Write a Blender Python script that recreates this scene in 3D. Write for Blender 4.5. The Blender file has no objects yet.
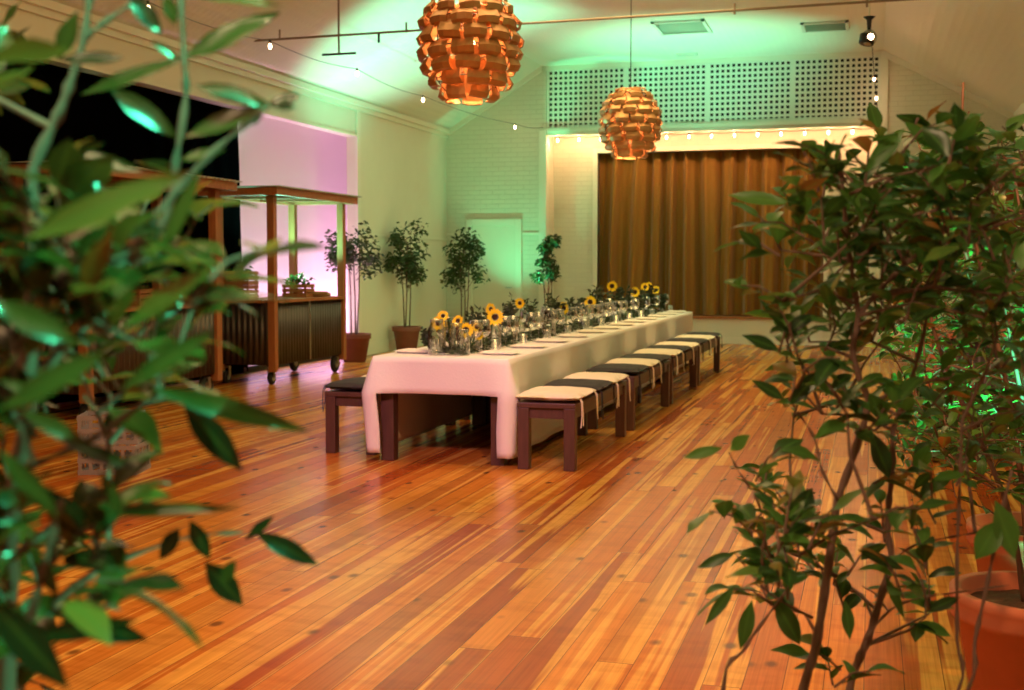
import bpy, bmesh, math, random
from mathutils import Vector, Matrix, noise
random.seed(7)
PI = math.pi
scene = bpy.context.scene
COL = scene.collection

# ------------------------------------------------------------------ camera, exposure, lights
F = 1243.0
PITCH = math.atan(79 / F)
YAW = math.atan(360 / F * math.cos(PITCH))
CAM = Vector((0, 0, 1.42))
cd = bpy.data.cameras.new('camera')
cd.sensor_width = 36; cd.lens = F * 36 / 1024; cd.clip_start = 0.02
cam = bpy.data.objects.new('camera', cd); COL.objects.link(cam)
cam.location = CAM; cam.rotation_euler = (PI / 2 - PITCH, 0, YAW)
cd.dof.use_dof = True; cd.dof.focus_distance = 4.6; cd.dof.aperture_fstop = 5.6
scene.camera = cam
scene.view_settings.view_transform = 'Standard'
scene.view_settings.look = 'None'
scene.view_settings.gamma = 1
scene.view_settings.use_curve_mapping = False
scene.view_settings.exposure = 0.0
w = bpy.data.worlds.new('world'); scene.world = w; w.use_nodes = True
w.node_tree.nodes['Background'].inputs[0].default_value = (1.0, 0.62, 0.36, 1)
w.node_tree.nodes['Background'].inputs[1].default_value = 0.01

MINT = (0.07, 1.0, 0.46); WARM = (1.0, 0.60, 0.30); PINK = (1.0, 0.34, 0.62)
def aim(o, t):
    o.rotation_euler = (Vector(t) - o.location).to_track_quat('-Z', 'Y').to_euler()
def area(name, loc, target, size, power, color, sy=None, spread=None):
    l = bpy.data.lights.new(name, 'AREA'); l.energy = power; l.color = color
    l.shape = 'RECTANGLE'; l.size = size; l.size_y = sy or size
    if spread: l.spread = math.radians(spread)
    o = bpy.data.objects.new(name, l); COL.objects.link(o); o.location = loc; aim(o, target); return o
def spot(name, loc, target, deg, power, color, blend=0.4, r=0.05):
    l = bpy.data.lights.new(name, 'SPOT'); l.energy = power; l.color = color
    l.spot_size = math.radians(deg); l.spot_blend = blend; l.shadow_soft_size = r
    o = bpy.data.objects.new(name, l); COL.objects.link(o); o.location = loc; aim(o, target); return o
def point(name, loc, power, color, r=0.03):
    l = bpy.data.lights.new(name, 'POINT'); l.energy = power; l.color = color; l.shadow_soft_size = r
    o = bpy.data.objects.new(name, l); COL.objects.link(o); o.location = loc; return o

# house lights in the roof, plus an added plant fill (all above and outside the view)
area('house_light', (-2.8, 1.5, 4.9), (-2.8, 2.2, 0), 3.0, 150, WARM)
area('house_light', (-2.8, 9.0, 4.9), (-2.8, 9.0, 0), 2.5, 130, (1.0, 0.64, 0.26))
area('house_light', (-2.8, 14.5, 4.95), (-2.8, 15.0, 0), 2.5, 110, (1.0, 0.70, 0.26), spread=130)
spot('orange_stage_spot', (0.2, 2.0, 4.7), (-1.5, 6.2, 0), 72, 1100, (1.0, 0.42, 0.14), 0.9, 0.15)
spot('warm_plant_fill', (-0.6, -1.2, 3.6), (0.45, 2.2, 1.4), 50, 300, (1.0, 0.66, 0.36), 0.8, 0.15)  # added warm fill to brighten the right-hand leaves, no known lamp there
spot('pink_stage_spot', (-2.6, 2.0, 4.4), (-3.0, 8.4, 0.55), 24, 640, (1.0, 0.42, 1.0), 0.7, 0.1)
# mint uplights standing on the floor, plus one added fill for their scatter
spot('mint_uplight_or_fill', (-6.45, 21.2, 0.12), (-6.2, 22.0, 3.2), 76, 230, MINT, 0.9)
spot('mint_uplight_or_fill', (-5.95, 20.6, 0.12), (-5.54, 21.25, 1.70), 26, 900, MINT, 0.5)
spot('mint_uplight_or_fill', (-4.7, 17.4, 0.12), (-7.7, 20.6, 2.3), 100, 150, (0.72, 1.0, 0.40), 1.0, 0.3)  # added soft fill standing in for uplight scatter on the left wall
spot('mint_uplight_or_fill', (-3.3, 19.0, 0.12), (-2.9, 20.4, 5.0), 60, 2100, (0.20, 1.0, 0.58), 1.0)
spot('mint_uplight_or_fill', (-5.0, 15.6, 0.12), (-6.2, 17.0, 4.45), 56, 1900, (0.20, 1.0, 0.58), 0.85)
spot('mint_uplight_or_fill', (-7.50, 15.05, 1.12), (-7.0, 14.75, 2.4), 110, 420, (0.2, 1.0, 0.6), 0.4)
spot('mint_uplight_or_fill', (-0.30, 0.80, 0.15), (-0.66, 1.15, 1.4), 54, 115, MINT, 0.3, 0.02)
spot('mint_uplight_or_fill', (1.05, 4.45, 0.12), (0.68, 5.4, 1.25), 80, 950, MINT, 0.5)
spot('mint_plant_spot', (-0.05, 0.25, 2.9), (-0.70, 1.05, 1.35), 40, 330, MINT, 0.3, 0.02)
area('pink_wash_bar', (-8.02, 17.6, 0.10), (-8.42, 17.6, 2.0), 6.2, 105, (1.0, 0.50, 0.86), 0.10, 130)
spot('pink_cart_spot', (0.6, 3.0, 4.3), (0.7, 9.4, 1.8), 26, 620, (1.0, 0.3, 0.36), 0.6)

# ------------------------------------------------------------------ materials
def rgb(h):
    c = [int(h[i:i + 2], 16) / 255 for i in (0, 2, 4)]
    return tuple(((x / 12.92) if x < .04045 else ((x + .055) / 1.055) ** 2.4) for x in c) + (1,)
MATS = {}
def mat(name, color, rough=0.6, metal=0.0, bump=None, var=None, emit=None, spec=None, sheen=0):
    if name in MATS: return MATS[name]
    m = bpy.data.materials.new(name); m.use_nodes = True; nt = m.node_tree; b = nt.nodes['Principled BSDF']
    c = tuple(color) + ((1,) if len(color) == 3 else ())
    b.inputs['Base Color'].default_value = c; b.inputs['Roughness'].default_value = rough; b.inputs['Metallic'].default_value = metal
    if sheen: b.inputs['Sheen Weight'].default_value = sheen
    if spec is not None: b.inputs['Specular IOR Level'].default_value = spec
    if emit: b.inputs['Emission Color'].default_value = tuple(emit[0]) + (1,); b.inputs['Emission Strength'].default_value = emit[1]
    tc = nt.nodes.new('ShaderNodeTexCoord')
    if bump or var:
        n = nt.nodes.new('ShaderNodeTexNoise'); n.inputs['Scale'].default_value = (bump or var)[0]; n.inputs['Detail'].default_value = 5
        nt.links.new(tc.outputs['Object'], n.inputs['Vector'])
        if len(bump or var) > 2:
            mp = nt.nodes.new('ShaderNodeMapping'); mp.inputs['Scale'].default_value = (bump or var)[2]
            nt.links.new(tc.outputs['Object'], mp.inputs[0]); nt.links.new(mp.outputs[0], n.inputs['Vector'])
        if bump:
            bp = nt.nodes.new('ShaderNodeBump'); bp.inputs['Strength'].default_value = bump[1]; bp.inputs['Distance'].default_value = .01
            nt.links.new(n.outputs[0], bp.inputs['Height']); nt.links.new(bp.outputs[0], b.inputs['Normal'])
        if var:
            mx = nt.nodes.new('ShaderNodeMix'); mx.data_type = 'RGBA'
            mx.inputs[6].default_value = tuple(x * (1 - var[1]) for x in c[:3]) + (1,)
            mx.inputs[7].default_value = tuple(min(1, x * (1 + var[1])) for x in c[:3]) + (1,)
            nt.links.new(n.outputs[0], mx.inputs[0]); nt.links.new(mx.outputs[2], b.inputs['Base Color'])
    MATS[name] = m; return m

def brick_mat():
    m = bpy.data.materials.new('painted brick'); m.use_nodes = True; nt = m.node_tree; N = nt.nodes; L = nt.links; b = N['Principled BSDF']
    tc = N.new('ShaderNodeTexCoord'); sp = N.new('ShaderNodeSeparateXYZ'); L.new(tc.outputs['Object'], sp.inputs[0])
    add = N.new('ShaderNodeMath'); add.operation = 'ADD'; L.new(sp.outputs[0], add.inputs[0]); L.new(sp.outputs[1], add.inputs[1])
    cb = N.new('ShaderNodeCombineXYZ'); L.new(add.outputs[0], cb.inputs[0]); L.new(sp.outputs[2], cb.inputs[1])
    br = N.new('ShaderNodeTexBrick'); br.inputs['Scale'].default_value = 1; br.inputs['Brick Width'].default_value = .24
    br.inputs['Row Height'].default_value = .086; br.inputs['Mortar Size'].default_value = .006; br.inputs['Mortar Smooth'].default_value = .5
    br.inputs['Color1'].default_value = (.72, .69, .56, 1); br.inputs['Color2'].default_value = (.70, .67, .545, 1); br.inputs['Mortar'].default_value = (.66, .63, .51, 1)
    L.new(cb.outputs[0], br.inputs['Vector']); L.new(br.outputs['Color'], b.inputs['Base Color'])
    bp = N.new('ShaderNodeBump'); bp.invert = True; bp.inputs['Strength'].default_value = .6; bp.inputs['Distance'].default_value = .008
    L.new(br.outputs['Fac'], bp.inputs['Height']); L.new(bp.outputs[0], b.inputs['Normal']); b.inputs['Roughness'].default_value = .55
    return m

def floor_mat():
    m = bpy.data.materials.new('pine floorboards'); m.use_nodes = True; nt = m.node_tree; N = nt.nodes; L = nt.links; b = N['Principled BSDF']
    def mt(op, a, c=None, d=None):
        n = N.new('ShaderNodeMath'); n.operation = op
        for i, v in enumerate((a, c, d)):
            if v is None: continue
            if isinstance(v, (int, float)): n.inputs[i].default_value = v
            else: L.new(v, n.inputs[i])
        return n.outputs[0]
    def comb(x, y, z=0):
        n = N.new('ShaderNodeCombineXYZ')
        for i, v in enumerate((x, y, z)):
            if isinstance(v, (int, float)): n.inputs[i].default_value = v
            else: L.new(v, n.inputs[i])
        return n.outputs[0]
    def ramp(fac, pts):
        n = N.new('ShaderNodeValToRGB'); e = n.color_ramp.elements
        while len(e) < len(pts): e.new(.5)
        for k, (p, c) in enumerate(pts): e[k].position = p; e[k].color = c if len(c) == 4 else tuple(c) + (1,)
        L.new(fac, n.inputs[0]); return n.outputs[0]
    def mix(f, a, c, blend='MIX'):
        n = N.new('ShaderNodeMix'); n.data_type = 'RGBA'; n.blend_type = blend
        for i, v in ((0, f), (6, a), (7, c)):
            if isinstance(v, (int, float)): n.inputs[i].default_value = v
            elif isinstance(v, tuple): n.inputs[i].default_value = v if len(v) == 4 else v + (1,)
            else: L.new(v, n.inputs[i])
        return n.outputs[2]
    def nz(vec, scale, detail=3, rough=.5):
        n = N.new('ShaderNodeTexNoise'); n.inputs['Scale'].default_value = scale; n.inputs['Detail'].default_value = detail; n.inputs['Roughness'].default_value = rough
        L.new(vec, n.inputs['Vector']); return n.outputs[0]
    tc = N.new('ShaderNodeTexCoord'); sp = N.new('ShaderNodeSeparateXYZ'); L.new(tc.outputs['Object'], sp.inputs[0]); X, Y = sp.outputs[0], sp.outputs[1]
    bx = mt('DIVIDE', X, .132); idx = mt('FLOOR', bx); fx = mt('FRACT', bx)
    wn = N.new('ShaderNodeTexWhiteNoise'); wn.noise_dimensions = '1D'; L.new(idx, wn.inputs['W'])
    by = mt('DIVIDE', mt('ADD', Y, mt('MULTIPLY', wn.outputs[0], 9.0)), 3.4); seg = mt('FLOOR', by); fy = mt('FRACT', by)
    wn2 = N.new('ShaderNodeTexWhiteNoise'); wn2.noise_dimensions = '2D'; L.new(comb(idx, seg), wn2.inputs['Vector']); V = wn2.outputs[0]
    base = ramp(V, [(0, (.70, .30, .055)), (.3, (.62, .22, .038)), (.6, (.50, .13, .022)), (.85, (.36, .075, .014)), (1, (.72, .36, .08))])
    off = mt('MULTIPLY', V, 37.0)
    sap = nz(comb(mt('ADD', mt('MULTIPLY', X, 15.0), off), mt('MULTIPLY', Y, .32), off), 1.0, 2)
    sapf = ramp(sap, [(.54, (0, 0, 0)), (.585, (1, 1, 1))])
    c = mix(mt('MULTIPLY', sapf, .75), base, (.88, .50, .12))
    gr = nz(comb(mt('ADD', mt('MULTIPLY', X, 85.0), off), mt('MULTIPLY', Y, 1.6), off), 1.0, 4, .6)
    c = mix(.55, c, mix(1.0, c, ramp(gr, [(.3, (.55, .45, .38)), (.62, (1, 1, 1))]), 'MULTIPLY'))
    cross = nz(comb(mt('ADD', mt('MULTIPLY', X, 3.0), off), mt('MULTIPLY', Y, 9.0), off), 1.0, 3)
    c = mix(.35, c, mix(1.0, c, ramp(cross, [(.38, (.62, .5, .42)), (.5, (1, 1, 1))]), 'MULTIPLY'))
    vo = N.new('ShaderNodeTexVoronoi'); vo.inputs['Scale'].default_value = 1.0; L.new(comb(mt('ADD', mt('MULTIPLY', X, 5.0), off), mt('MULTIPLY', Y, 3.2), off), vo.inputs['Vector'])
    kf = mt('MULTIPLY', ramp(vo.outputs['Distance'], [(.07, (1, 1, 1)), (.16, (0, 0, 0))]), mt('GREATER_THAN', mt('FRACT', mt('MULTIPLY', V, 7.3)), .25))
    c = mix(mt('MULTIPLY', kf, .8), c, (.10, .03, .012))
    gap = mt('MAXIMUM', mt('GREATER_THAN', fx, .975), mt('GREATER_THAN', fy, .9985))
    c = mix(mt('MULTIPLY', gap, .75), c, (.06, .02, .008))
    L.new(c, b.inputs['Base Color'])
    L.new(mt('ADD', mt('MULTIPLY', nz(comb(X, Y), 1.3, 4), .12), .18), b.inputs['Roughness'])
    b.inputs['Specular IOR Level'].default_value = .17
    bp = N.new('ShaderNodeBump'); bp.invert = True; bp.inputs['Strength'].default_value = .25; bp.inputs['Distance'].default_value = .002
    L.new(gap, bp.inputs['Height']); L.new(bp.outputs[0], b.inputs['Normal'])
    return m

def ceiling_mat():
    m = mat('embossed ceiling', (.80, .76, .66), .5); nt = m.node_tree; N = nt.nodes; L = nt.links; b = N['Principled BSDF']
    tc = N.new('ShaderNodeTexCoord'); vo = N.new('ShaderNodeTexVoronoi'); vo.inputs['Scale'].default_value = 9; vo.inputs['Randomness'].default_value = .15
    L.new(tc.outputs['Object'], vo.inputs['Vector'])
    bp = N.new('ShaderNodeBump'); bp.inputs['Strength'].default_value = .5; bp.inputs['Distance'].default_value = .02
    L.new(vo.outputs['Distance'], bp.inputs['Height']); L.new(bp.outputs[0], b.inputs['Normal']); return m

def leaf_mat(name, dark, mid, young, gloss=.33, trans=.35):
    m = bpy.data.materials.new(name); m.use_nodes = True; nt = m.node_tree; N = nt.nodes; L = nt.links; b = N['Principled BSDF']
    at = N.new('ShaderNodeAttribute'); at.attribute_name = 'leaf'; sp = N.new('ShaderNodeSeparateXYZ'); L.new(at.outputs['Vector'], sp.inputs[0])
    r = N.new('ShaderNodeValToRGB'); e = r.color_ramp.elements; e.new(.5); e.new(.8)
    for k, (p, c) in enumerate([(0, dark), (.5, mid), (.85, tuple(x * 1.5 for x in mid)), (1, young)]): e[k].position = p; e[k].color = c + (1,)
    L.new(sp.outputs[0], r.inputs[0])
    mx = N.new('ShaderNodeMix'); mx.data_type = 'RGBA'; mx.inputs[7].default_value = tuple(min(1, x * 2.2) for x in mid) + (1,)
    L.new(r.outputs[0], mx.inputs[6])
    mu = N.new('ShaderNodeMath'); mu.operation = 'POWER'; mu.inputs[1].default_value = 9; L.new(sp.outputs[1], mu.inputs[0])
    mu2 = N.new('ShaderNodeMath'); mu2.operation = 'MULTIPLY'; mu2.inputs[1].default_value = .5; L.new(mu.outputs[0], mu2.inputs[0]); L.new(mu2.outputs[0], mx.inputs[0])
    L.new(mx.outputs[2], b.inputs['Base Color']); b.inputs['Roughness'].default_value = gloss
    tr = N.new('ShaderNodeBsdfTranslucent'); hs = N.new('ShaderNodeHueSaturation'); hs.inputs['Value'].default_value = 1.6; L.new(mx.outputs[2], hs.inputs['Color']); L.new(hs.outputs[0], tr.inputs[0])
    ms = N.new('ShaderNodeMixShader'); ms.inputs[0].default_value = trans; L.new(b.outputs[0], ms.inputs[1]); L.new(tr.outputs[0], ms.inputs[2])
    L.new(ms.outputs[0], N['Material Output'].inputs[0]); return m

def glass_mat():
    m = bpy.data.materials.new('clear glass'); m.use_nodes = True; nt = m.node_tree; N = nt.nodes; L = nt.links
    N.remove(N['Principled BSDF'])
    t = N.new('ShaderNodeBsdfTransparent'); t.inputs[0].default_value = (.97, .98, .975, 1)
    g = N.new('ShaderNodeBsdfGlossy'); g.inputs['Roughness'].default_value = .04
    lw = N.new('ShaderNodeLayerWeight'); lw.inputs[0].default_value = .5
    ms = N.new('ShaderNodeMixShader'); L.new(lw.outputs['Facing'], ms.inputs[0]); L.new(t.outputs[0], ms.inputs[1]); L.new(g.outputs[0], ms.inputs[2])
    L.new(ms.outputs[0], N['Material Output'].inputs[0]); return m

M = dict(
    brick=brick_mat(), floor=floor_mat(), ceiling=ceiling_mat(), glass=glass_mat(),
    plaster=mat('painted plaster', (.76, .72, .60), .5, var=(3, .04)), trim=mat('cream gloss paint', (.80, .76, .64), .35),
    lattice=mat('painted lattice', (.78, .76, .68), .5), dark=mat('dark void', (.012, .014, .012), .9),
    black=mat('black drape cloth', (.0012, .0012, .0015), 1.0, spec=0), white_sheet=mat('white backdrop cloth', (.82, .78, .82), .8),
    velvet=mat('old gold velvet', (.27, .125, .008), .8, sheen=.2, var=(4, .12, (6, 6, .6))),
    cloth=mat('white table linen', (.82, .81, .82), .8, bump=(60, .15)), wood_dark=mat('dark stained timber', (.085, .038, .03), .42, var=(7, .4, (6, 6, .8))),
    timber=mat('reddish pine timber', (.36, .13, .045), .55, var=(6, .35, (8, 8, 1))), tin=mat('weathered corrugated iron', (.10, .085, .08), .45, .7, var=(5, .6, (5, 5, .6))),
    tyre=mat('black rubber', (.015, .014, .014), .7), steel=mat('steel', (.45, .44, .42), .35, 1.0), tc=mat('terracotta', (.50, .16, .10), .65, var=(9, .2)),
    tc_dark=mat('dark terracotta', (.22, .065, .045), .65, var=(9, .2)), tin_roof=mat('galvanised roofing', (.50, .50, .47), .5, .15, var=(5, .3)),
    soil=mat('potting soil', (.085, .042, .026), .95, bump=(60, 1.0)), bark=mat('brown bark', (.14, .075, .058), .7, var=(30, .4, (3, 3, .5))),
    cush_w=mat('cream cushion cotton', (.78, .69, .58), .85, bump=(90, .3)), cush_d=mat('charcoal cushion cotton', (.028, .025, .032), .85, bump=(90, .4)),
    copper=mat('coppery veneer', (.50, .25, .10), .42, .35, var=(8, .3)), bulb=mat('lit bulb', (1, .8, .6), .3, emit=((1.0, .62, .36), 26)),
    bulb_hot=mat('lit lamp bulb', (1, .8, .6), .3, emit=((1.0, .55, .26), 60)), wire=mat('black wire', (.02, .02, .02), .5), blackmetal=mat('black metal', (.02, .02, .02), .35, .5),
    petal=mat('sunflower petal yellow', (1.0, .74, .015), .6), seed=mat('sunflower seed brown', (.045, .015, .008), .9, bump=(200, 1)), stem=mat('green stem', (.06, .13, .03), .6),
    crate=mat('grey plastic crate', (.30, .27, .36), .5), card=mat('mauve card', (.52, .34, .33), .7), linen=mat('napkin linen', (.82, .78, .73), .8),
    rail=mat('painted steel rod', (.28, .20, .15), .5), vent=mat('vent grille paint', (.66, .64, .56), .5), red=mat('glazed red', (.40, .02, .015), .25), bread=mat('basket straw', (.40, .26, .12), .8, bump=(60, .8)),
    leaf=leaf_mat('camellia leaf', (.016, .052, .016), (.050, .140, .026), (.26, .11, .03)),
    leaf_y=leaf_mat('young camellia leaf', (.008, .013, .004), (.040, .042, .008), (.20, .085, .015), .24, .32),
    leaf_s=leaf_mat('ficus leaf', (.014, .030, .010), (.040, .070, .020), (.08, .10, .03), .45, .3),
    ever=leaf_mat('eucalyptus green', (.020, .034, .016), (.045, .065, .035), (.10, .05, .03), .6, .2),
)

# ------------------------------------------------------------------ mesh helpers
class MB:
    def __init__(s): s.v = []; s.f = []; s.a = []; s.smooth = False
    def add(s, vs, fs, attr=None):
        n = len(s.v); s.v += [tuple(v) for v in vs]; s.f += [tuple(i + n for i in f) for f in fs]
        if attr is not None: s.a += attr
        return s
    def box(s, a, b, bev=0):
        x0, y0, z0 = (min(a[i], b[i]) for i in range(3)); x1, y1, z1 = (max(a[i], b[i]) for i in range(3))
        if bev:
            bm = bmesh.new(); bmesh.ops.create_cube(bm, size=1)
            for v in bm.verts: v.co = Vector(((x0 + x1) / 2 + v.co.x * (x1 - x0), (y0 + y1) / 2 + v.co.y * (y1 - y0), (z0 + z1) / 2 + v.co.z * (z1 - z0)))
            bmesh.ops.bevel(bm, geom=bm.edges[:], offset=bev, segments=2, affect='EDGES', profile=.5)
            bm.verts.ensure_lookup_table(); vs = [v.co.copy() for v in bm.verts]; fs = [[v.index for v in f.verts] for f in bm.faces]; bm.free()
            return s.add(vs, fs)
        return s.add([(x0, y0, z0), (x1, y0, z0), (x1, y1, z0), (x0, y1, z0), (x0, y0, z1), (x1, y0, z1), (x1, y1, z1), (x0, y1, z1)],
                     [(0, 3, 2, 1), (4, 5, 6, 7), (0, 1, 5, 4), (1, 2, 6, 5), (2, 3, 7, 6), (3, 0, 4, 7)])
    def tube(s, pts, rad, n=8, caps=True):
        pts = [Vector(p) for p in pts]; m = len(pts)
        rads = rad if isinstance(rad, (list, tuple)) else [rad] * m
        prev = None; vs = []
        for i, p in enumerate(pts):
            t = (pts[min(i + 1, m - 1)] - pts[max(i - 1, 0)]).normalized()
            u = prev if prev is not None else (Vector((0, 0, 1)) if abs(t.z) < .9 else Vector((1, 0, 0)))
            u = (u - t * u.dot(t)).normalized(); prev = u; q = t.cross(u)
            for k in range(n):
                a = 2 * PI * k / n; vs.append(p + (u * math.cos(a) + q * math.sin(a)) * rads[i])
        fs = [(i * n + k, i * n + (k + 1) % n, (i + 1) * n + (k + 1) % n, (i + 1) * n + k) for i in range(m - 1) for k in range(n)]
        if caps: fs += [tuple(range(n))[::-1], tuple((m - 1) * n + k for k in range(n))]
        return s.add(vs, fs)
    def lathe(s, prof, c=(0, 0, 0), n=20):
        c = Vector(c); vs = [c + Vector((r * math.cos(2 * PI * k / n), r * math.sin(2 * PI * k / n), z)) for r, z in prof for k in range(n)]
        fs = [(i * n + k, i * n + (k + 1) % n, (i + 1) * n + (k + 1) % n, (i + 1) * n + k) for i in range(len(prof) - 1) for k in range(n)]
        return s.add(vs, fs)
    def build(s, name, m, parent=None, smooth=False, loc=None):
        me = bpy.data.meshes.new(name); me.from_pydata(s.v, [], s.f); me.materials.append(M[m] if isinstance(m, str) else m)
        if s.a:
            at = me.attributes.new('leaf', 'FLOAT_VECTOR', 'POINT'); at.data.foreach_set('vector', [x for t in s.a for x in t])
        if smooth:
            me.polygons.foreach_set('use_smooth', [True] * len(me.polygons))
        me.update(); o = bpy.data.objects.new(name, me); COL.objects.link(o)
        if parent: o.parent = parent
        if loc: o.location = loc
        return o
def tag(o, label=None, cat=None, group=None, kind=None):
    for k, v in (('label', label), ('category', cat), ('group', group), ('kind', kind)):
        if v: o[k] = v
        elif k in o.keys() and k in ('label', 'group') and v is None and label: del o[k]
    return o
def empty(name, loc=(0, 0, 0), rz=0):
    o = bpy.data.objects.new(name, None); COL.objects.link(o); o.location = loc; o.rotation_euler = (0, 0, rz); o.empty_display_size = .1; return o
def copy_tree(o, parent=None):
    c = o.copy(); COL.objects.link(c); c.parent = parent
    for ch in list(o.children): copy_tree(ch, c)
    return c
def struct(name, mb, m, smooth=False):
    o = mb.build(name, m, smooth=smooth); o['kind'] = 'structure'; return o

cp_, sp_ = math.cos(PITCH), math.sin(PITCH)
FW = Vector((-math.sin(YAW) * cp_, math.cos(YAW) * cp_, -sp_)); RT = Vector((math.cos(YAW), math.sin(YAW), 0)); UP = RT.cross(FW)
def at(x, y, d):   # the world point seen at photograph position (x, y), d metres in front of the camera
    return CAM + (FW + RT * ((x - 512) / F) + UP * ((345 - y) / F)) * d

# ------------------------------------------------------------------ the hall
XL, XR, YB, YS, YF = -7.73, 2.2, 22.3, 22.9, -3.0
ZE, ZC, XC0, XC1 = 3.94, 5.07, -5.87, 0.12
OX0, OX1, OZ = -5.79, 0.09, 3.81     # the stage alcove opening
struct('floor', MB().box((XL - 1.6, YF, -.1), (XR + .2, YS + 1.6, 0)), 'floor')
m = MB()
for (a, b) in (((XL, ZE), (XC0, ZC)), ((XC0, ZC), (XC1, ZC)), ((XC1, ZC), (XR, ZE))):
    m.add([(a[0], YF, a[1]), (b[0], YF, b[1]), (b[0], YB, b[1]), (a[0], YB, a[1]), (a[0], YF, a[1] + .1), (b[0], YF, b[1] + .1), (b[0], YB, b[1] + .1), (a[0], YB, a[1] + .1)],
          [(0, 3, 2, 1), (4, 5, 6, 7), (0, 1, 5, 4), (2, 3, 7, 6), (1, 2, 6, 5), (3, 0, 4, 7)])
struct('ceiling', m, 'ceiling')
# back wall around the alcove and the lattice screen
m = MB(); T = .15
m.box((XL, YB, 0), (OX0, YB + T, ZE)); m.box((OX1, YB, 0), (XR, YB + T, ZE))
m.add([(XL, YB, ZE), (OX0, YB, ZE), (OX0, YB, ZC), (XC0, YB, ZC), (XL, YB + T, ZE), (OX0, YB + T, ZE), (OX0, YB + T, ZC), (XC0, YB + T, ZC)], [(0, 1, 2, 3), (7, 6, 5, 4), (1, 5, 6, 2), (0, 3, 7, 4), (3, 2, 6, 7)])
m.add([(OX1, YB, ZE), (XR, YB, ZE), (XC1, YB, ZC), (OX1, YB, ZC), (OX1, YB + T, ZE), (XR, YB + T, ZE), (XC1, YB + T, ZC), (OX1, YB + T, ZC)], [(0, 1, 2, 3), (7, 6, 5, 4), (1, 5, 6, 2), (0, 3, 7, 4)])
struct('wall_back', m, 'brick')
struct('trim_1', MB().box((OX0, YB, OZ), (OX1, YB + T, 3.95)), 'plaster')
struct('trim_2', MB().box((OX0 - .03, YB - .03, OZ + .06), (OX1 + .03, YB, OZ + .12)).box((OX0, YB - .02, 4.99), (OX1, YB + .03, ZC)), 'trim')
struct('trim_3', MB().box((OX0 - .13, YB - .05, 0), (OX0 + .012, YB + T - .01, OZ + .1), .008), 'trim')
struct('trim_4', MB().box((OX1 - .012, YB - .05, 0), (OX1 + .12, YB + T - .01, ZC), .008), 'trim')
# alcove: back wall with the curtain opening, side returns, soffit, dark space behind the lattice
CX0, CX1, CZ0, CZ1 = -4.95, -.83, .50, 3.52
m = MB(); m.box((OX0 - .3, YS, 0), (CX0, YS + .15, 4.0)); m.box((CX1, YS, 0), (OX1 + .3, YS + .15, 4.0)); m.box((CX0, YS, CZ1), (CX1, YS + .15, 4.0))
m.box((OX0 - .3, YB + T, 0), (OX0 - .01, YS, 4.0)); m.box((OX1 + .01, YB + T, 0), (OX1 + .3, YS, 4.0)); m.box((OX0 - .3, YB + T, OZ + .1), (OX1 + .3, YS, OZ + .2))
struct('wall_alcove', m, 'brick')
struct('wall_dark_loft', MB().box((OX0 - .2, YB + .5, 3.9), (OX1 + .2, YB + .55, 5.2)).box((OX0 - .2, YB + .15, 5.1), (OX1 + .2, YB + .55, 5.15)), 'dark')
struct('trim_5', MB().box((CX0 - .09, YS - .03, .5), (CX0, YS + .15, CZ1 + .09), .006).box((CX1, YS - .03, .5), (CX1 + .09, YS + .15, CZ1 + .09), .006).box((CX0, YS - .03, CZ1), (CX1, YS + .15, CZ1 + .09), .006), 'trim')
struct('wall_stage_front', MB().box((CX0, YS - .02, 0), (CX1, YS + .1, .46)), 'plaster')
struct('trim_6', MB().box((CX0 - .02, YS - .06, .46), (CX1 + .02, YS + 1.4, .50)), 'timber')
struct('baseboard_stage', MB().box((OX0, YS - .04, 0), (OX1, YS - .01, .12)), 'trim')
struct('wall_behind_stage', MB().box((CX0 - .6, YS + 1.4, 0), (CX1 + .6, YS + 1.5, 4)).box((CX0 - .3, YS + .15, 4.0), (CX1 + .3, YS + 1.5, 4.05)), 'dark')
# left wall with its wide opening
OPT, OPY0, OPY1 = 3.45, 4.0, 18.0
m = MB(); m.box((XL - .15, YF, 0), (XL, OPY0, ZE)); m.box((XL - .15, OPY0, OPT), (XL, OPY1, ZE)); m.box((XL - .15, OPY1, 0), (XL, YB + T, ZE))
struct('wall_left', m, 'plaster')
struct('wall_recess', MB().box((XL - 1.5, OPY0 - .2, 0), (XL - 1.4, YB, ZE)).box((XL - 1.4, OPY0 - .3, 0), (XL - .15, OPY0 - .2, ZE)).box((XL - 1.4, 21.5, 0), (XL - .15, 21.6, ZE)).box((XL - 1.4, OPY0 - .2, 3.7), (XL - .15, 21.5, 3.75)), 'plaster')
struct('trim_7', MB().box((XL, OPY1 - .01, 0), (XL + .04, OPY1 + .12, ZE - .12), .005).box((XL - .15, OPY0, OPT - .03), (XL + .03, OPY1, OPT)), 'trim')
struct('trim_8', MB().box((XL, OPY1 + .12, 1.9), (XL + .02, YB, 1.94)), 'trim')
struct('trim_9', MB().box((XL, YF, ZE - .12), (XL + .05, YB, ZE - .04)).box((XL, YF, ZE - .05), (XL + .10, YB, ZE + .03)), 'trim')
struct('baseboard_left', MB().box((XL, OPY1 + .12, 0), (XL + .02, YB, .2)), 'trim')
struct('wall_right', MB().box((XR, YF, 0), (XR + .15, YB + T, ZE)), 'plaster')
struct('wall_front', MB().box((XL - 1.5, YF - .15, 0), (XR + .15, YF, 5.2)), 'plaster')
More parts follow.
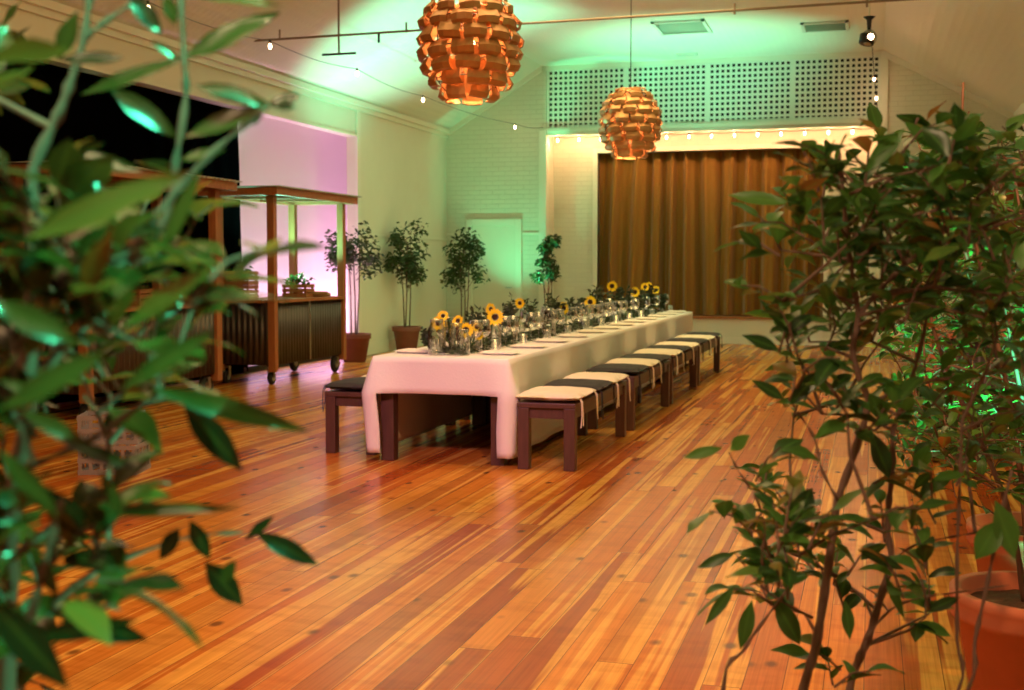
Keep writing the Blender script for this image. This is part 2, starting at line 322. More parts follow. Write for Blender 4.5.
# cornice along the gable slopes of the back wall
def slope_bar(a, b, h=.10, t=.06):
    ax, az = a; bx, bz = b
    return MB().add([(ax, YB - t, az - h), (bx, YB - t, bz - h), (bx, YB - t, bz), (ax, YB - t, az), (ax, YB, az - h), (bx, YB, bz - h), (bx, YB, bz), (ax, YB, az)],
                    [(0, 1, 2, 3), (7, 6, 5, 4), (0, 4, 5, 1), (3, 2, 6, 7), (0, 3, 7, 4), (1, 5, 6, 2)])
struct('trim_10', slope_bar((XL, ZE), (XC0, ZC)), 'trim'); struct('trim_11', slope_bar((XC1, ZC), (XR, ZE)), 'trim')
struct('trim_12', MB().box((XL, YB - .02, 2.0), (-7.33, YB, 2.04)).box((-6.25, YB - .02, 2.0), (OX0 - .13, YB, 2.04)), 'trim')
# door in the back wall
d = empty('door_1', (-6.79, YB, 0)); d['kind'] = 'structure'
MB().box((-.42, -.03, 0), (.42, -.005, 2.17), .004).build('door_leaf', 'plaster', d)
MB().box((-.54, -.06, 0), (-.42, 0, 2.29), .006).box((.42, -.06, 0), (.54, 0, 2.29), .006).box((-.42, -.06, 2.17), (.42, 0, 2.29), .006).build('door_frame', 'trim', d)
MB().tube([(.34, -.03, 1.02), (.34, -.08, 1.02), (.24, -.08, 1.02)], .01).build('door_handle', 'steel', d)

# lattice screen
lat = empty('lattice_screen', ((OX0 + OX1) / 2, YB + .02, 3.95)); tag(lat, 'long white lattice screen of small square holes above the stage opening', 'lattice screen')
W = OX1 - OX0; NP = 4; pw = W / NP
for k in range(NP):
    m = MB(); x0 = -W / 2 + k * pw; n = 15; p = (pw - .06) / n
    m.box((x0, 0, 0), (x0 + .05, .03, 1.04)); m.box((x0 + pw - .05, 0, 0), (x0 + pw, .03, 1.04))
    for i in range(1, n): m.box((x0 + .03 + i * p - .022, .006, 0), (x0 + .03 + i * p + .022, .016, 1.04))
    for j in range(12): z = j * 1.04 / 11.0; m.box((x0, .016, z - .022), (x0 + pw, .026, z + .022))
    m.build('lattice_panel', 'lattice', lat)

# gold stage curtain
def pleated(x0, x1, z0, z1, y, amp, freq, seed, axis='x', flare=0.0, step=.02):   # flare leans the far edge outwards towards the hem
    mb = MB(); nx = max(8, int((x1 - x0) / step)); nz = 14
    for j in range(nz + 1):
        v = j / nz; z = z1 + (z0 - z1) * v
        for i in range(nx + 1):
            u = x0 + (x1 - x0 + flare * v) * i / nx
            ph = u * freq + 1.6 * noise.noise(Vector((u * 1.1, seed, v * .5))) * 2
            d = amp * (.75 + .5 * v) * (math.sin(ph) + .35 * math.sin(2.3 * ph + 1 + v)) + amp * .5 * noise.noise(Vector((u * 2, v * 1.5, seed)))
            mb.v.append((u, y + d, z) if axis == 'x' else (y + d, u, z))
    for j in range(nz):
        for i in range(nx):
            a = j * (nx + 1) + i; mb.f.append((a, a + 1, a + nx + 2, a + nx + 1))
    return mb
cur = empty('stage_curtain', (0, 0, 0)); tag(cur, 'full-height pleated gold velvet curtain closing the stage', 'curtain')
xm = -2.72
for (a, b, s) in ((CX0 - .05, xm + .04, 3), (xm - .04, CX1 + .05, 9)):
    o = pleated(a, b, .515, CZ1 + .05, YS + .26 + (.03 if s == 9 else 0), .105, 18, s).build('curtain_half', 'velvet', cur, True)
# black drape and white backdrop in the left opening
o = pleated(OPY0, 14.62, .02, OPT, XL - .22, .02, 16, 5, 'y', .28, .05).build('black_drape', 'black', smooth=True); tag(o, 'black floor-length drape hanging in the wide opening behind the carts', 'drape')
o = pleated(13.2, 21.4, .01, OPT + .2, XL - .72, .001, 3, 2, 'y', step=.06).build('backdrop_cloth', 'white_sheet', smooth=True); tag(o, 'pink-lit white backdrop cloth hanging behind the right-hand cart', 'backdrop')
o = MB().box((XL - .34, 14.5, 0), (XL - .24, 20.7, .08), .01).build('light_bar', 'blackmetal'); tag(o, 'low black wash light bar on the floor before the pink backdrop', 'stage light')

# ------------------------------------------------------------------ ceiling fittings
def bulb_string(name, pts, label, r=.006, wires=None):
    t = empty(name, pts[0]); o0 = Vector(pts[0]); mb = MB(); 
    path = []
    P = [Vector(p) for p in (wires or pts)]
    for a, b in zip(P[:-1], P[1:]):
        for k in range(6): q = a.lerp(b, k / 6); q.z -= .05 * math.sin(PI * k / 6) * min(1, (b - a).length); path.append(q - o0)
    path.append(P[-1] - o0); mb.tube(path, r, 5); mb.build('wire', 'wire', t)
    for p in pts:
        q = Vector(p) - o0
        b = MB().lathe([(.001, -.09), (.013, -.085), (.020, -.068), (.018, -.05), (.011, -.03), (.010, -.02)], q, 10).build('bulb', 'bulb', t, True)
        MB().lathe([(.001, .012), (.014, .01), (.016, -.03), (.001, -.032)], q, 8).build('bulb_socket', 'blackmetal', b)
        point('bulb_glow', tuple(Vector(p) + Vector((0, -.02, -.085))), BULBW, (1.0, .50, .24), .03)
    tag(t, label, 'string lights'); return t
BULBW = 8.0
xs = [OX0 + .16 + i * .405 for i in range(15)]
bulb_string('festoon_string', [(x, YB + .22, 3.80) for x in xs], 'row of warm bulbs strung under the beam over the gold curtain')
BULBW = 1.2
L1 = [at(148, 2, 11.0), at(270, 41, 13.8), at(357, 69, 16.0), at(423, 96, 18.6), at(515, 124, 22.4)]
bulb_string('festoon_string', L1, 'sparse bulb string running along the left side of the ceiling', .004, wires=[at(60, -30, 9.5)] + L1 + [Vector((OX0 - .06, YB - .04, 3.95))])
BULBW = .8
R1 = [Vector((-.02, 21.9, 4.60)), Vector((0.02, 21.9, 4.28)), Vector((.04, 21.9, 4.02))]
bulb_string('festoon_string', R1, 'three bulbs hanging down the right edge of the lattice screen', .006, wires=[Vector((-.06, 21.9, 5.07)), R1[0], R1[1], R1[2]])
# tie rod across the hall with hangers
t = empty('ceiling_tie_rod', (-4, 14, 4.2)); tag(t, 'thin steel tie rod crossing the hall below the ceiling', 'tie rod')
MB().tube([(-3.9, 0, -.02), (6.1, 0, .05)], .014, 8).build('rod', 'rail', t)
for x in (-1.35, -.6, -3.0, 2.5, 3.9): MB().tube([(x, 0, -.02), (x, 0, .10 if x not in (-.6, 3.9) else .87)], .012, 6).build('hanger', 'rail', t)
for x in (-.9, -1.7): MB().box((x - .012, -.01, -.12), (x + .012, .01, -.01)).build('clip', 'blackmetal', t)
t = empty('ceiling_hanger', (-6.24, 14.05, 4.5)); tag(t, 'thin rod with a small crossbar hanging from the left ceiling slope', 'ceiling hanger')
MB().tube([(0, 0, .28), (0, 0, -.52)], .014, 6).build('rod', 'rail', t); MB().tube([(-.22, 0, -.52), (.22, 0, -.52)], .014, 6).build('crossbar', 'blackmetal', t)
# ball shaped spot on a rod
t = empty('ball_spotlight', (-.08, 15, 4.03)); tag(t, 'small black ball spotlight on a white rod at the top right', 'spotlight')
MB().tube([(.0, 0, 1.04), (.0, 0, .22)], .012, 6).build('rod', 'trim', t)
MB().lathe([(.001, .24), (.07, .235), (.03, .20), (.02, .08), (.001, .08)], (0, 0, 0), 14).build('mount', 'blackmetal', t, True)
mb = MB(); mb.lathe([(.09 * math.sin(a * PI / 12) + .001, -.09 * math.cos(a * PI / 12)) for a in range(13)], (0, 0, 0), 20); mb.build('ball', 'steel', t, True)
mb = MB(); mb.tube([(-.01, 0, .02), (-.03, -.02, -.07)], [.094, .085], 18); mb.build('hood', 'blackmetal', t, True)
MB().lathe([(.034 * math.sin(a * PI / 8) + .001, -.034 * math.cos(a * PI / 8)) for a in range(9)], (.02, -.085, -.005), 12).build('lens', 'bulb', t, True)
# ceiling vents
for nm, x0, x1, y0, y1, lab in (('ceiling_vent', -3.25, -2.45, 18.7, 19.7, 'rectangular air vent in the green-lit middle of the ceiling'), ('ceiling_vent', -1.1, -.4, 19.4, 20.1, 'pale ceiling vent to the right above the lattice screen')):
    t = empty(nm, ((x0 + x1) / 2, (y0 + y1) / 2, ZC)); tag(t, lab, 'ceiling vent'); a, b = (x1 - x0) / 2, (y1 - y0) / 2
    MB().box((-a, -b, -.03), (a, -b + .05, 0)).box((-a, b - .05, -.03), (a, b, 0)).box((-a, -b, -.03), (-a + .05, b, 0)).box((a - .05, -b, -.03), (a, b, 0)).build('vent_frame', 'vent', t)
    mb = MB()
    for k in range(9): y = -b + .08 + k * (2 * b - .16) / 8; mb.add([(-a + .05, y, -.028), (a - .05, y, -.028), (a - .05, y + .05, -.004), (-a + .05, y + .05, -.004)], [(0, 1, 2, 3), (3, 2, 1, 0)])
    mb.build('vent_slats', 'vent', t)
o = MB().box((-3.3, 21.6, ZC - .03), (-2.95, 21.75, ZC)).build('smoke_detector', 'vent'); tag(o, 'tiny flat sensor plate on the ceiling before the lattice screen', 'sensor')
o = MB().box((-.2, 17.2, ZC - .02), (.02, 17.3, ZC)).build('ceiling_clip', 'blackmetal'); tag(o, 'dark slot fitting on the right part of the ceiling', 'fitting')

# artichoke pendants
RINGS = [(.13, .40), (.22, .34), (.29, .255), (.335, .16), (.355, .06), (.355, -.04), (.335, -.14), (.285, -.24), (.20, -.325)]
def make_pendant():
    t = empty('pendant_lamp'); t.scale = (.96, .96, 1); rnd = random.Random(5)
    for k, (r, z) in enumerate(RINGS):
        n = [6, 8, 10, 11, 11, 11, 10, 9, 7][k]; wd = 2 * PI * r / n * .41
        h = .115; lean = [-.75, -.5, -.25, -.1, 0, .05, .18, .35, .55][k]
        prof = [(-.085, h * .60, .60), (-.005, h * .14, .94), (.034, -h * .16, 1.0), (.020, -h * .52, .97), (-.012, -h * .66, .84)]   # tucked in at the top, creased, turned under
        vs = []
        for th in (0, -.005):
            for q, (dx, dz, wv) in enumerate(prof):
                for sgn in (-1, -.4, .4, 1):
                    vs.append((dx + th - .018 * abs(sgn) ** 3, sgn * wd * wv, dz + (.012 * abs(sgn) ** 2 if q < 2 else -.006 * abs(sgn))))
        fs = []; nr = len(prof)
        for L in (0, 1):
            o0 = L * nr * 4
            for a in range(nr - 1):
                for b in range(3):
                    q = (o0 + a * 4 + b, o0 + a * 4 + b + 1, o0 + (a + 1) * 4 + b + 1, o0 + (a + 1) * 4 + b); fs.append(q if L else q[::-1])
        for a in range(nr - 1):
            for b in (0, 3): fs.append((a * 4 + b, (a + 1) * 4 + b, nr * 4 + (a + 1) * 4 + b, nr * 4 + a * 4 + b))
        for b in range(3):
            for a in (0, nr - 1): fs.append((a * 4 + b, a * 4 + b + 1, nr * 4 + a * 4 + b + 1, nr * 4 + a * 4 + b))
        first = None
        for i in range(n):
            if first is None: o = first = MB().add(vs, fs).build('shade_petal', 'copper', t)
            else: o = first.copy(); COL.objects.link(o); o.parent = t
            a = 2 * PI * (i + .5 * (k % 2)) / n + rnd.uniform(-.06, .06); rr = r + rnd.uniform(-.012, .014)
            o.location = (rr * math.cos(a), rr * math.sin(a), z + rnd.uniform(-.008, .008)); o.rotation_euler = (rnd.uniform(-.10, .10), lean + rnd.uniform(-.18, .18), a + rnd.uniform(-.10, .10))
    mb = MB()
    for r, z in RINGS[1:8:2]:
        mb.tube([(r * .86 * math.cos(i * PI / 12), r * .86 * math.sin(i * PI / 12), z) for i in range(25)], .005, 5, False)
    for i in range(6):
        a = i * PI / 3; mb.tube([(r * .86 * math.cos(a), r * .86 * math.sin(a), z) for r, z in RINGS], .004, 5)
    mb.build('inner_frame', 'blackmetal', t)
    b = MB().lathe([(.045 * math.sin(a * PI / 10) + .001, -.02 - .055 * math.cos(a * PI / 10)) for a in range(11)], (0, 0, 0), 14).build('bulb', 'bulb_hot', t, True)
    MB().lathe([(.001, .12), (.02, .12), (.022, .03), (.001, .03)], (0, 0, 0), 10).build('bulb_socket', 'blackmetal', b)
    return t
pen = make_pendant(); pen2 = copy_tree(pen)
for p, loc, lab in ((pen, (-2.70, 8.29, 2.95), 'larger nearer pendant of coppery overlapping plates, cut by the top edge'), (pen2, (-2.70, 14.25, 3.05), 'smaller farther pendant of coppery overlapping plates before the lattice')):
    p.location = loc; tag(p, lab, 'pendant lamp', 'copper pendants over the long table')
    MB().tube([(0, 0, .06), (0, 0, ZC - loc[2])], .006, 6).build('cord', 'wire', p)
    MB().lathe([(.001, ZC - loc[2] - .05), (.05, ZC - loc[2] - .04), (.06, ZC - loc[2])], (0, 0, 0), 14).build('ceiling_rose', 'blackmetal', p)
    point('pendant_glow', (loc[0], loc[1], loc[2] - .02), 230 if p == pen else 230, (1.0, .50, .22), .05)

# ------------------------------------------------------------------ tables and linen
TX0, TX1, TY0, TY1, TZ = -3.46, -2.46, 8.38, 17.75, .765
def make_table():
    t = empty('dining_table'); L = 2.3
    MB().box((.0, 0, .715), (1.0, L, .755), .006).build('tabletop', 'wood_dark', t)
    MB().box((.06, .06, .62), (.94, .09, .715)).box((.06, L - .09, .62), (.94, L - .06, .715)).box((.06, .09, .62), (.09, L - .09, .715)).box((.91, .09, .62), (.94, L - .09, .715)).build('apron', 'wood_dark', t)
    for x in (.03, .87):
        for y in (.02, L - .12): MB().box((x, y, 0), (x + .10, y + .10, .715), .005).build('leg', 'wood_dark', t)
    return t
tab = make_table()
for k in range(4):
    t = tab if k == 0 else copy_tree(tab); t.location = (TX0, TY0 + .01 + k * 2.345, 0)
    tag(t, ['dark square-legged table at the near end under the white cloth', 'dark table under the cloth, second from the near end', 'dark table under the cloth, third from the near end', 'dark table under the cloth at the stage end'][k], 'table', 'tables joined under the white cloth')
def tablecloth():
    C = []   # contour: (x, y, outward, kind, distance to the near corner)
    st = .07; n = int((TY1 - TY0) / st)
    for i in range(n + 1): y = TY1 - (TY1 - TY0) * i / n; C.append((TX1, y, (1, 0), 's', y - TY0))
    for a in (20, 45, 70): C.append((TX1, TY0, (math.cos(math.radians(a)), -math.sin(math.radians(a))), 'c', 0))
    nf = 24
    for i in range(nf + 1): x = TX1 - (TX1 - TX0) * i / nf; C.append((x, TY0, (0, -1), 'f', min(x - TX0, TX1 - x)))
    for a in (70, 45, 20): C.append((TX0, TY0, (-math.cos(math.radians(a)), -math.sin(math.radians(a))), 'c', 0))
    for i in range(n + 1): y = TY0 + (TY1 - TY0) * i / n; C.append((TX0, y, (-1, 0), 's', y - TY0))
    NV = 16; drop = .70; mb = MB(); NC = len(C)
    for j in range(NV + 1):
        v = j / NV
        for i, (x, y, o, k, dc) in enumerate(C):
            wc = math.exp(-(dc / .16) ** 2)
            fl_ = .075 * (min(1, v / .38) ** .9) * (1 - .55 * max(0, (v - .38) / .62)); off = .012 + .012 * v + fl_ * wc + .010 * v * math.sin((x * 1.3 + y) * 8.5 + 2 * noise.noise(Vector((x, y, 0)))) + .006 * v * noise.noise(Vector((x * 3, y * 3, v * 2)))
            if k == 'c': off = .012 + .012 * v + fl_ * 1.1
            if k == 'f': off = min(off, .02 + fl_ * wc)
            dx = 0
            if k == 'f' and v > .376 and dc < .06: dx = (dc * -.4 * min(1, (v - .376) / .35)) * (1 if x > (TX0 + TX1) / 2 else -1)
            r = .012 * (1 - min(1, v * 8))
            mb.v.append((x + o[0] * off + dx, y + o[1] * off, TZ + .002 - drop * v - (.0 if v else 0)))
    for j in range(NV):
        for i in range(NC - 1):
            kk = (C[i][3], C[i + 1][3]); dc = max(C[i][4], C[i + 1][4]); v = (j + 1) / NV
            if 'f' in kk and v > .38 and dc > .06: continue
            mb.f.append((j * NC + i, j * NC + i + 1, (j + 1) * NC + i + 1, (j + 1) * NC + i))
    top = list(range(NC)); mb.f.append(tuple(top[::-1]))
    # far end drop
    a = len(mb.v); mb.v += [(TX0 - .012, TY1 + .01, TZ + .002), (TX1 + .012, TY1 + .01, TZ + .002), (TX1 + .02, TY1 + .03, .1), (TX0 - .02, TY1 + .03, .1)]; mb.f += [(a, a + 3, a + 2, a + 1)]
    return mb
o = tablecloth().build('tablecloth', 'cloth', smooth=True); tag(o, 'white linen cloth draped over the whole long table', 'tablecloth')
sm = o.modifiers.new('thick', 'SOLIDIFY'); sm.thickness = .003
me = o.data
for p in me.polygons:
    if len(p.vertices) > 4 or abs(p.normal.z) > .9: p.use_smooth = False

# benches with cushions
def make_bench(L):
    t = empty('bench')
    MB().box((-.21, 0, .435), (.21, L, .47), .005).build('seat', 'wood_dark', t)
    MB().box((-.18, .03, .36), (.18, .055, .435)).box((-.18, L - .055, .36), (.18, L - .03, .435)).box((-.19, .05, .36), (-.165, L - .05, .435)).box((.165, .05, .36), (.19, L - .05, .435)).build('apron', 'wood_dark', t)
    for x in (-.205, .125):
        for y in (.005, L - .085): MB().box((x, y, 0), (x + .08, y + .08, .435), .005).build('leg', 'wood_dark', t)
    return t
def make_cushion(mname):
    t = empty('seat_cushion'); nx, ny = 14, 18; w2, l2 = .235, .315; mb = MB()
    for s in (1, -1):
        for j in range(ny + 1):
            for i in range(nx + 1):
                u = i / nx * 2 - 1; v = j / ny * 2 - 1
                e = (1 - abs(u) ** 4) * (1 - abs(v) ** 4); h = .034 * max(0, e) ** .4
                for (a, b) in ((-.45, -.5), (.45, -.5), (-.45, .5), (.45, .5), (0, 0)): h -= .010 * math.exp(-((u - a) ** 2 + (v - b) ** 2) * 30) if s > 0 else 0
                sc = 1 - .03 * (abs(u * v))
                mb.v.append((u * w2 * sc, v * l2 * sc, .036 + (h if s > 0 else -h * .95) + .003 * noise.noise(Vector((u * 3, v * 3, s)))))
    n1 = (nx + 1) * (ny + 1)
    for s in (0, 1):
        for j in range(ny):
            for i in range(nx):
                a = s * n1 + j * (nx + 1) + i; q = (a, a + 1, a + nx + 2, a + nx + 1); mb.f.append(q if s == 0 else q[::-1])
    for i in range(nx):
        for j in (0, ny):
            a = j * (nx + 1) + i; mb.f.append((a, a + n1, a + 1 + n1, a + 1))
    for j in range(ny):
        for i in (0, nx):
            a = j * (nx + 1) + i; mb.f.append((a, a + nx + 1, a + nx + 1 + n1, a + n1))
    mb.build('cushion_pad', mname, t, True)
    for sx in (-1, 1):
        for sy in (-1, 1):
            for k in (0, 1):
                x = sx * (w2 - .01); y = sy * (l2 - .05 - .03 * k); d = random.uniform(.14, .2)
                pts = [(x, y, .03), (x + sx * .015, y, .005), (x + sx * .018, y + .01 * k, -d * .5), (x + sx * (.014 + .01 * k), y + sy * .015, -d)]
                MB().tube(pts, .004, 5).build('tie', mname, t)
    return t
cw, cdk = make_cushion('cush_w'), make_cushion('cush_d'); used = {'w': False, 'd': False}
BY = [(8.30, 10.20, 'wdw'), (10.52, 12.52, 'dwd'), (12.66, 14.60, 'wdw'), (14.74, 16.88, 'dwd')]
order = ['nearest the camera', 'second from the camera', 'third from the camera', 'nearest the stage']; b0 = None
for side, bx in (('right', -2.155), ('left', -3.765)):
    for k, (y0, y1, pat) in enumerate(BY):
        y0, y1 = (y0 + .32, y1 + .32) if side == 'left' else (y0, y1)
        t = make_bench(y1 - y0); t.location = (bx, y0, 0)
        tag(t, f'dark timber bench along the {side} side of the long table, {order[k]}', 'bench', 'benches along the long table')
        if side == 'left': pat = pat.replace('w', 'x').replace('d', 'w').replace('x', 'd')
        for i, ch in enumerate(pat):
            src = cw if ch == 'w' else cdk
            c = src if not used[ch] else copy_tree(src); used[ch] = True
            L3 = (y1 - y0) / 3; c.location = (bx, y0 + L3 * (i + .5), .472); c.rotation_euler = (0, 0, random.uniform(-.03, .03))
            cn = 'cream' if ch == 'w' else 'charcoal'
            pos = ['near', 'middle', 'far'][i]
            tag(c, f'{cn} tie-on cushion, {pos} one on the {side}-hand bench {order[k]}', 'cushion', 'cushions on the benches')

# ------------------------------------------------------------------ place settings, glasses
def make_wineglass():
    t = empty('wine_glass')
    MB().lathe([(.040, 0), (.040, .004), (.007, .009), (.005, .03), (.005, .105), (.012, .118)], n=14).build('glass_stem', 'glass', t, True)
    MB().lathe([(.004, .114), (.030, .128), (.046, .16), (.048, .185), (.038, .245), (.036, .247), (.046, .185), (.044, .161), (.028, .131), (.002, .119)], n=16).build('glass_bowl', 'glass', t, True)
    return t
def make_tumbler():
    return MB().lathe([(.001, .004), (.030, .002), (.036, .095), (.034, .095), (.028, .008), (.001, .008)], n=16).build('water_tumbler', 'glass', smooth=True)
def make_napkin():
    mb = MB(); nx, ny = 8, 10
    for s in (1, -1):
        for j in range(ny + 1):
            for i in range(nx + 1):
                u, v = i / nx * 2 - 1, j / ny * 2 - 1
                mb.v.append((u * .14, v * .12, .014 + s * .013 * max(0, (1 - u ** 6) * (1 - v ** 6)) ** .5 + (.003 * noise.noise(Vector((u * 2, v * 2, 1))))))
    n1 = (nx + 1) * (ny + 1)
    for s in (0, 1):
        for j in range(ny):
            for i in range(nx):
                a = s * n1 + j * (nx + 1) + i; q = (a, a + 1, a + nx + 2, a + nx + 1); mb.f.append(q if s == 0 else q[::-1])
    return mb.build('folded_napkin', 'linen', smooth=True)
def make_card(): return MB().box((-.045, -.11, 0), (.045, .11, .004), .001).build('menu_card', 'card')
P = {'g': make_wineglass(), 't': make_tumbler(), 'n': make_napkin(), 'c': make_card()}; first = dict.fromkeys(P, True)
def put(key, loc, rz, label, cat, group):
    o = P[key] if first[key] else copy_tree(P[key]); first[key] = False
    o.location = loc; o.rotation_euler = (0, 0, rz); tag(o, label, cat, group); return o
NS = 12; TT = TZ + .004
for side, sx in (('right', 1), ('left', -1)):
    for k in range(NS):
        y = TY0 + .42 + k * (TY1 - TY0 - .8) / (NS - 1); xe = TX1 if sx > 0 else TX0
        third = 'near third' if k < 4 else ('middle third' if k < 8 else 'stage end')
        j = lambda a: random.uniform(-a, a)
        put('n', (xe - sx * .17, y + j(.02), TT), j(.06), f'folded white napkin on the {side} edge of the table, {third}', 'napkin', f'napkins on the {side} edge, {third}')
        put('c', (xe - sx * .14, y + .20 + j(.02), TT), j(.05), f'small mauve card between napkins on the {side} edge, {third}', 'card', f'cards on the {side} edge, {third}')
        put('g', (xe - sx * .33, y + .12 + j(.02), TT), 0, f'clear wine glass on the {side} side of the flowers, {third}', 'wine glass', f'wine glasses {side} of the flowers, {third}')
        put('g', (xe - sx * .37, y + .02 + j(.02), TT), 0, f'clear wine glass on the {side} side of the flowers, {third}', 'wine glass', f'wine glasses {side} of the flowers, {third}')
        put('t', (xe - sx * .28, y + .22 + j(.02), TT), 0, f'clear water tumbler on the {side} side of the flowers, {third}', 'tumbler', f'tumblers {side} of the flowers, {third}')

# ------------------------------------------------------------------ leaves, stems, flowers
PROF = [(0, .02), (.12, .38), (.28, .80), (.45, 1.0), (.62, .92), (.78, .62), (.9, .28), (1, .0)]
PROF_LO = [(0, .05), (.3, .85), (.6, .9), (1, .0)]
def leaf(mb, p, d, n, L, W, droop=.25, fold=.25, tint=None, prof=PROF, curl=0):
    d = Vector(d).normalized(); n = Vector(n); n = (n - d * n.dot(d))
    if n.length < 1e-4: n = Vector((0, 0, 1)).cross(d) + Vector((.01, 0, .01)); n = n - d * n.dot(d)
    n.normalize(); s = d.cross(n); t = random.random() if tint is None else tint; vs = []; at_ = []; p = Vector(p)
    for (u, wv) in prof:
        c = p + d * (L * u) - Vector((0, 0, 1)) * (droop * L * u * u) + n * (curl * L * math.sin(u * PI))
        hw = W * .5 * wv; wav = .06 * W * math.sin(u * 9 + t * 20)
        vs += [c - s * hw + n * (fold * hw + wav), c - n * 0, c + s * hw + n * (fold * hw - wav)]; at_ += [(t, 0, u), (t, 1, u), (t, 0, u)]
    fs = []
    for i in range(len(prof) - 1):
        a = i * 3; fs += [(a, a + 1, a + 4, a + 3), (a + 1, a + 2, a + 5, a + 4)]
    mb.add(vs, fs, at_)
def rdir(zlo=-.3, zhi=.8):
    a = random.uniform(0, 2 * PI); z = random.uniform(zlo, zhi); r = math.sqrt(max(0, 1 - z * z)); return Vector((r * math.cos(a), r * math.sin(a), z))
def cluster(mb, sb, p, d, nl, L, W, prof=PROF, twig=.1, young=.1):
    p = Vector(p); d = Vector(d).normalized(); q = p + d * twig
    if sb is not None: sb.tube([p, p.lerp(q, .5) + Vector((0, 0, .01)), q], [.0022, .0018, .001], 5, False)
    for k in range(nl):
        u = (k + .6) / nl; b = p.lerp(q, u); o = (rdir(-.4, .6) + d * .7).normalized(); l = L * random.uniform(.7, 1.15)
        leaf(mb, b, o, Vector((0, 0, 1)) + rdir(-1, 1) * .5, l, W * l / L, random.uniform(.05, .45), random.uniform(.1, .4), (random.uniform(0, .85) if random.random() > young else random.uniform(.85, 1)), prof)
    return q

def pot_parts(t, r, h, soil_drop=.04, mname='tc'):
    MB().lathe([(r * .62, 0), (r * .68, .01), (r * .92, h * .80), (r * 1.0, h * .82), (r * 1.03, h * .86), (r * 1.0, h * .90), (r * 1.03, h * .94), (r * 1.03, h), (r * .90, h), (r * .88, h * .75), (.001, h * .74)], n=40).build('pot', mname, t, True)
    mb = MB(); n = 28; rs = [0.001, .3, .6, .9]; vs = []
    mb.lathe([(r * q * .97, h - soil_drop + .012 * math.cos(q * 3)) for q in rs], n=n); mb.v = [(x, y, z + .008 * noise.noise(Vector((x * 40, y * 40, 0)))) for x, y, z in mb.v]
    mb.build('soil', 'soil', t)

# centrepiece runner
CXM = (TX0 + TX1) / 2
mb = MB(); random.seed(21)
for k in range(2600):
    y = TY0 + .16 + (TY1 - TY0 - .5) * (k / 2600); x = CXM + random.gauss(0, .07); x = max(CXM - .17, min(CXM + .17, x)); hh = max(0, .05 * (1 - abs(x - CXM) / .18))
    leaf(mb, (x, y, TT + .008 + random.uniform(0, hh)), rdir(0, .5), rdir(.2, 1), random.uniform(.05, .09), .022, .2, .2, random.uniform(0, .8), PROF_LO)
o = mb.build('greenery_garland', 'ever', smooth=True); tag(o, 'low dark green garland running down the middle of the table', 'garland'); o['kind'] = 'stuff'
def make_jar(h=.21, r=.048):
    return MB().lathe([(.001, .004), (r * .95, .0), (r, .02), (r, h * .72), (r * .72, h * .86), (r * .75, h), (r * .7, h), (r * .68, h * .86), (r * .94, h * .70), (r * .93, .022), (.001, .014)], n=18).build('glass_vase', 'glass', smooth=True)
jar = make_jar(); jars = [(-.10, 8.60), (.02, 8.70), (.10, 8.62), (-.14, 8.95), (.05, 9.05), (.12, 9.35), (-.05, 9.6), (.06, 10.0), (-.08, 10.5), (.08, 11.2), (-.04, 12.0), (.06, 12.8), (0, 13.7), (.04, 14.6), (-.03, 15.4), (.03, 16.2), (0, 17.1)]
for k, (dx, y) in enumerate(jars):
    o = jar if k == 0 else jar.copy()
    if k: COL.objects.link(o)
    s = [1.25, 1.1, .9][k % 3]; o.scale = (s * 1.1, s * 1.1, s); o.location = (CXM + dx, y, TT)
    tag(o, ['clear glass vase in the cluster at the near end of the table', 'clear glass vase among the flowers, middle of the table', 'clear glass vase among the flowers, stage end of the table'][0 if k < 6 else (1 if k < 12 else 2)], 'vase', ['vases at the near end', 'vases in the middle', 'vases at the stage end'][0 if k < 6 else (1 if k < 12 else 2)])
def sunflower(p, face, R, label, base_z=TT + .05):
    p = Vector(p); face = Vector(face).normalized(); t = empty('sunflower', (p.x, p.y, p.z)); tag(t, label, 'sunflower', 'sunflowers along the table')
    u = Vector((0, 0, 1)).cross(face).normalized(); v = face.cross(u)
    mb = MB()
    for ring, (n, l) in enumerate(((15, 1.0), (13, .86))):
        for k in range(n):
            a = 2 * PI * (k + .5 * ring) / n + random.uniform(-.1, .1); d = u * math.cos(a) + v * math.sin(a)
            leaf(mb, d * R * .38 + face * (.004 * ring), d + face * random.uniform(.05, .35), face, R * .66 * l * random.uniform(.9, 1.1), R * .30, .05, .2, .5, PROF)
    mb.a = []; mb.build('petals', 'petal', t, True)
    mb = MB(); n = 16
    for (r, h) in ((.34, 0), (.33, .10), (.24, .15), (.12, .12), (.01, .10)):
        for k in range(n): a = 2 * PI * k / n; mb.v.append(tuple((u * math.cos(a) + v * math.sin(a)) * R * r + face * R * h))
    for i in range(4):
        for k in range(n): mb.f.append((i * n + k, i * n + (k + 1) % n, (i + 1) * n + (k + 1) % n, (i + 1) * n + k))
    mb.f.append(tuple(range(n))[::-1]); mb.build('flower_centre', 'seed', t, True)
    b = Vector((CXM + (p.x - CXM) * .4, p.y + .04, base_z)) - p
    MB().tube([-face * .004, -face * .03 + Vector((0, 0, -.02)), b.lerp(Vector((0, 0, -.02)), .5) - face * .02, b], .0045, 6).build('stem', 'stem', t)
Yf = lambda x, y, Y: CAM + (FW + RT * ((x - 512) / F) + UP * ((345 - y) / F)) * (Y / (FW + RT * ((x - 512) / F) + UP * ((345 - y) / F)).y)
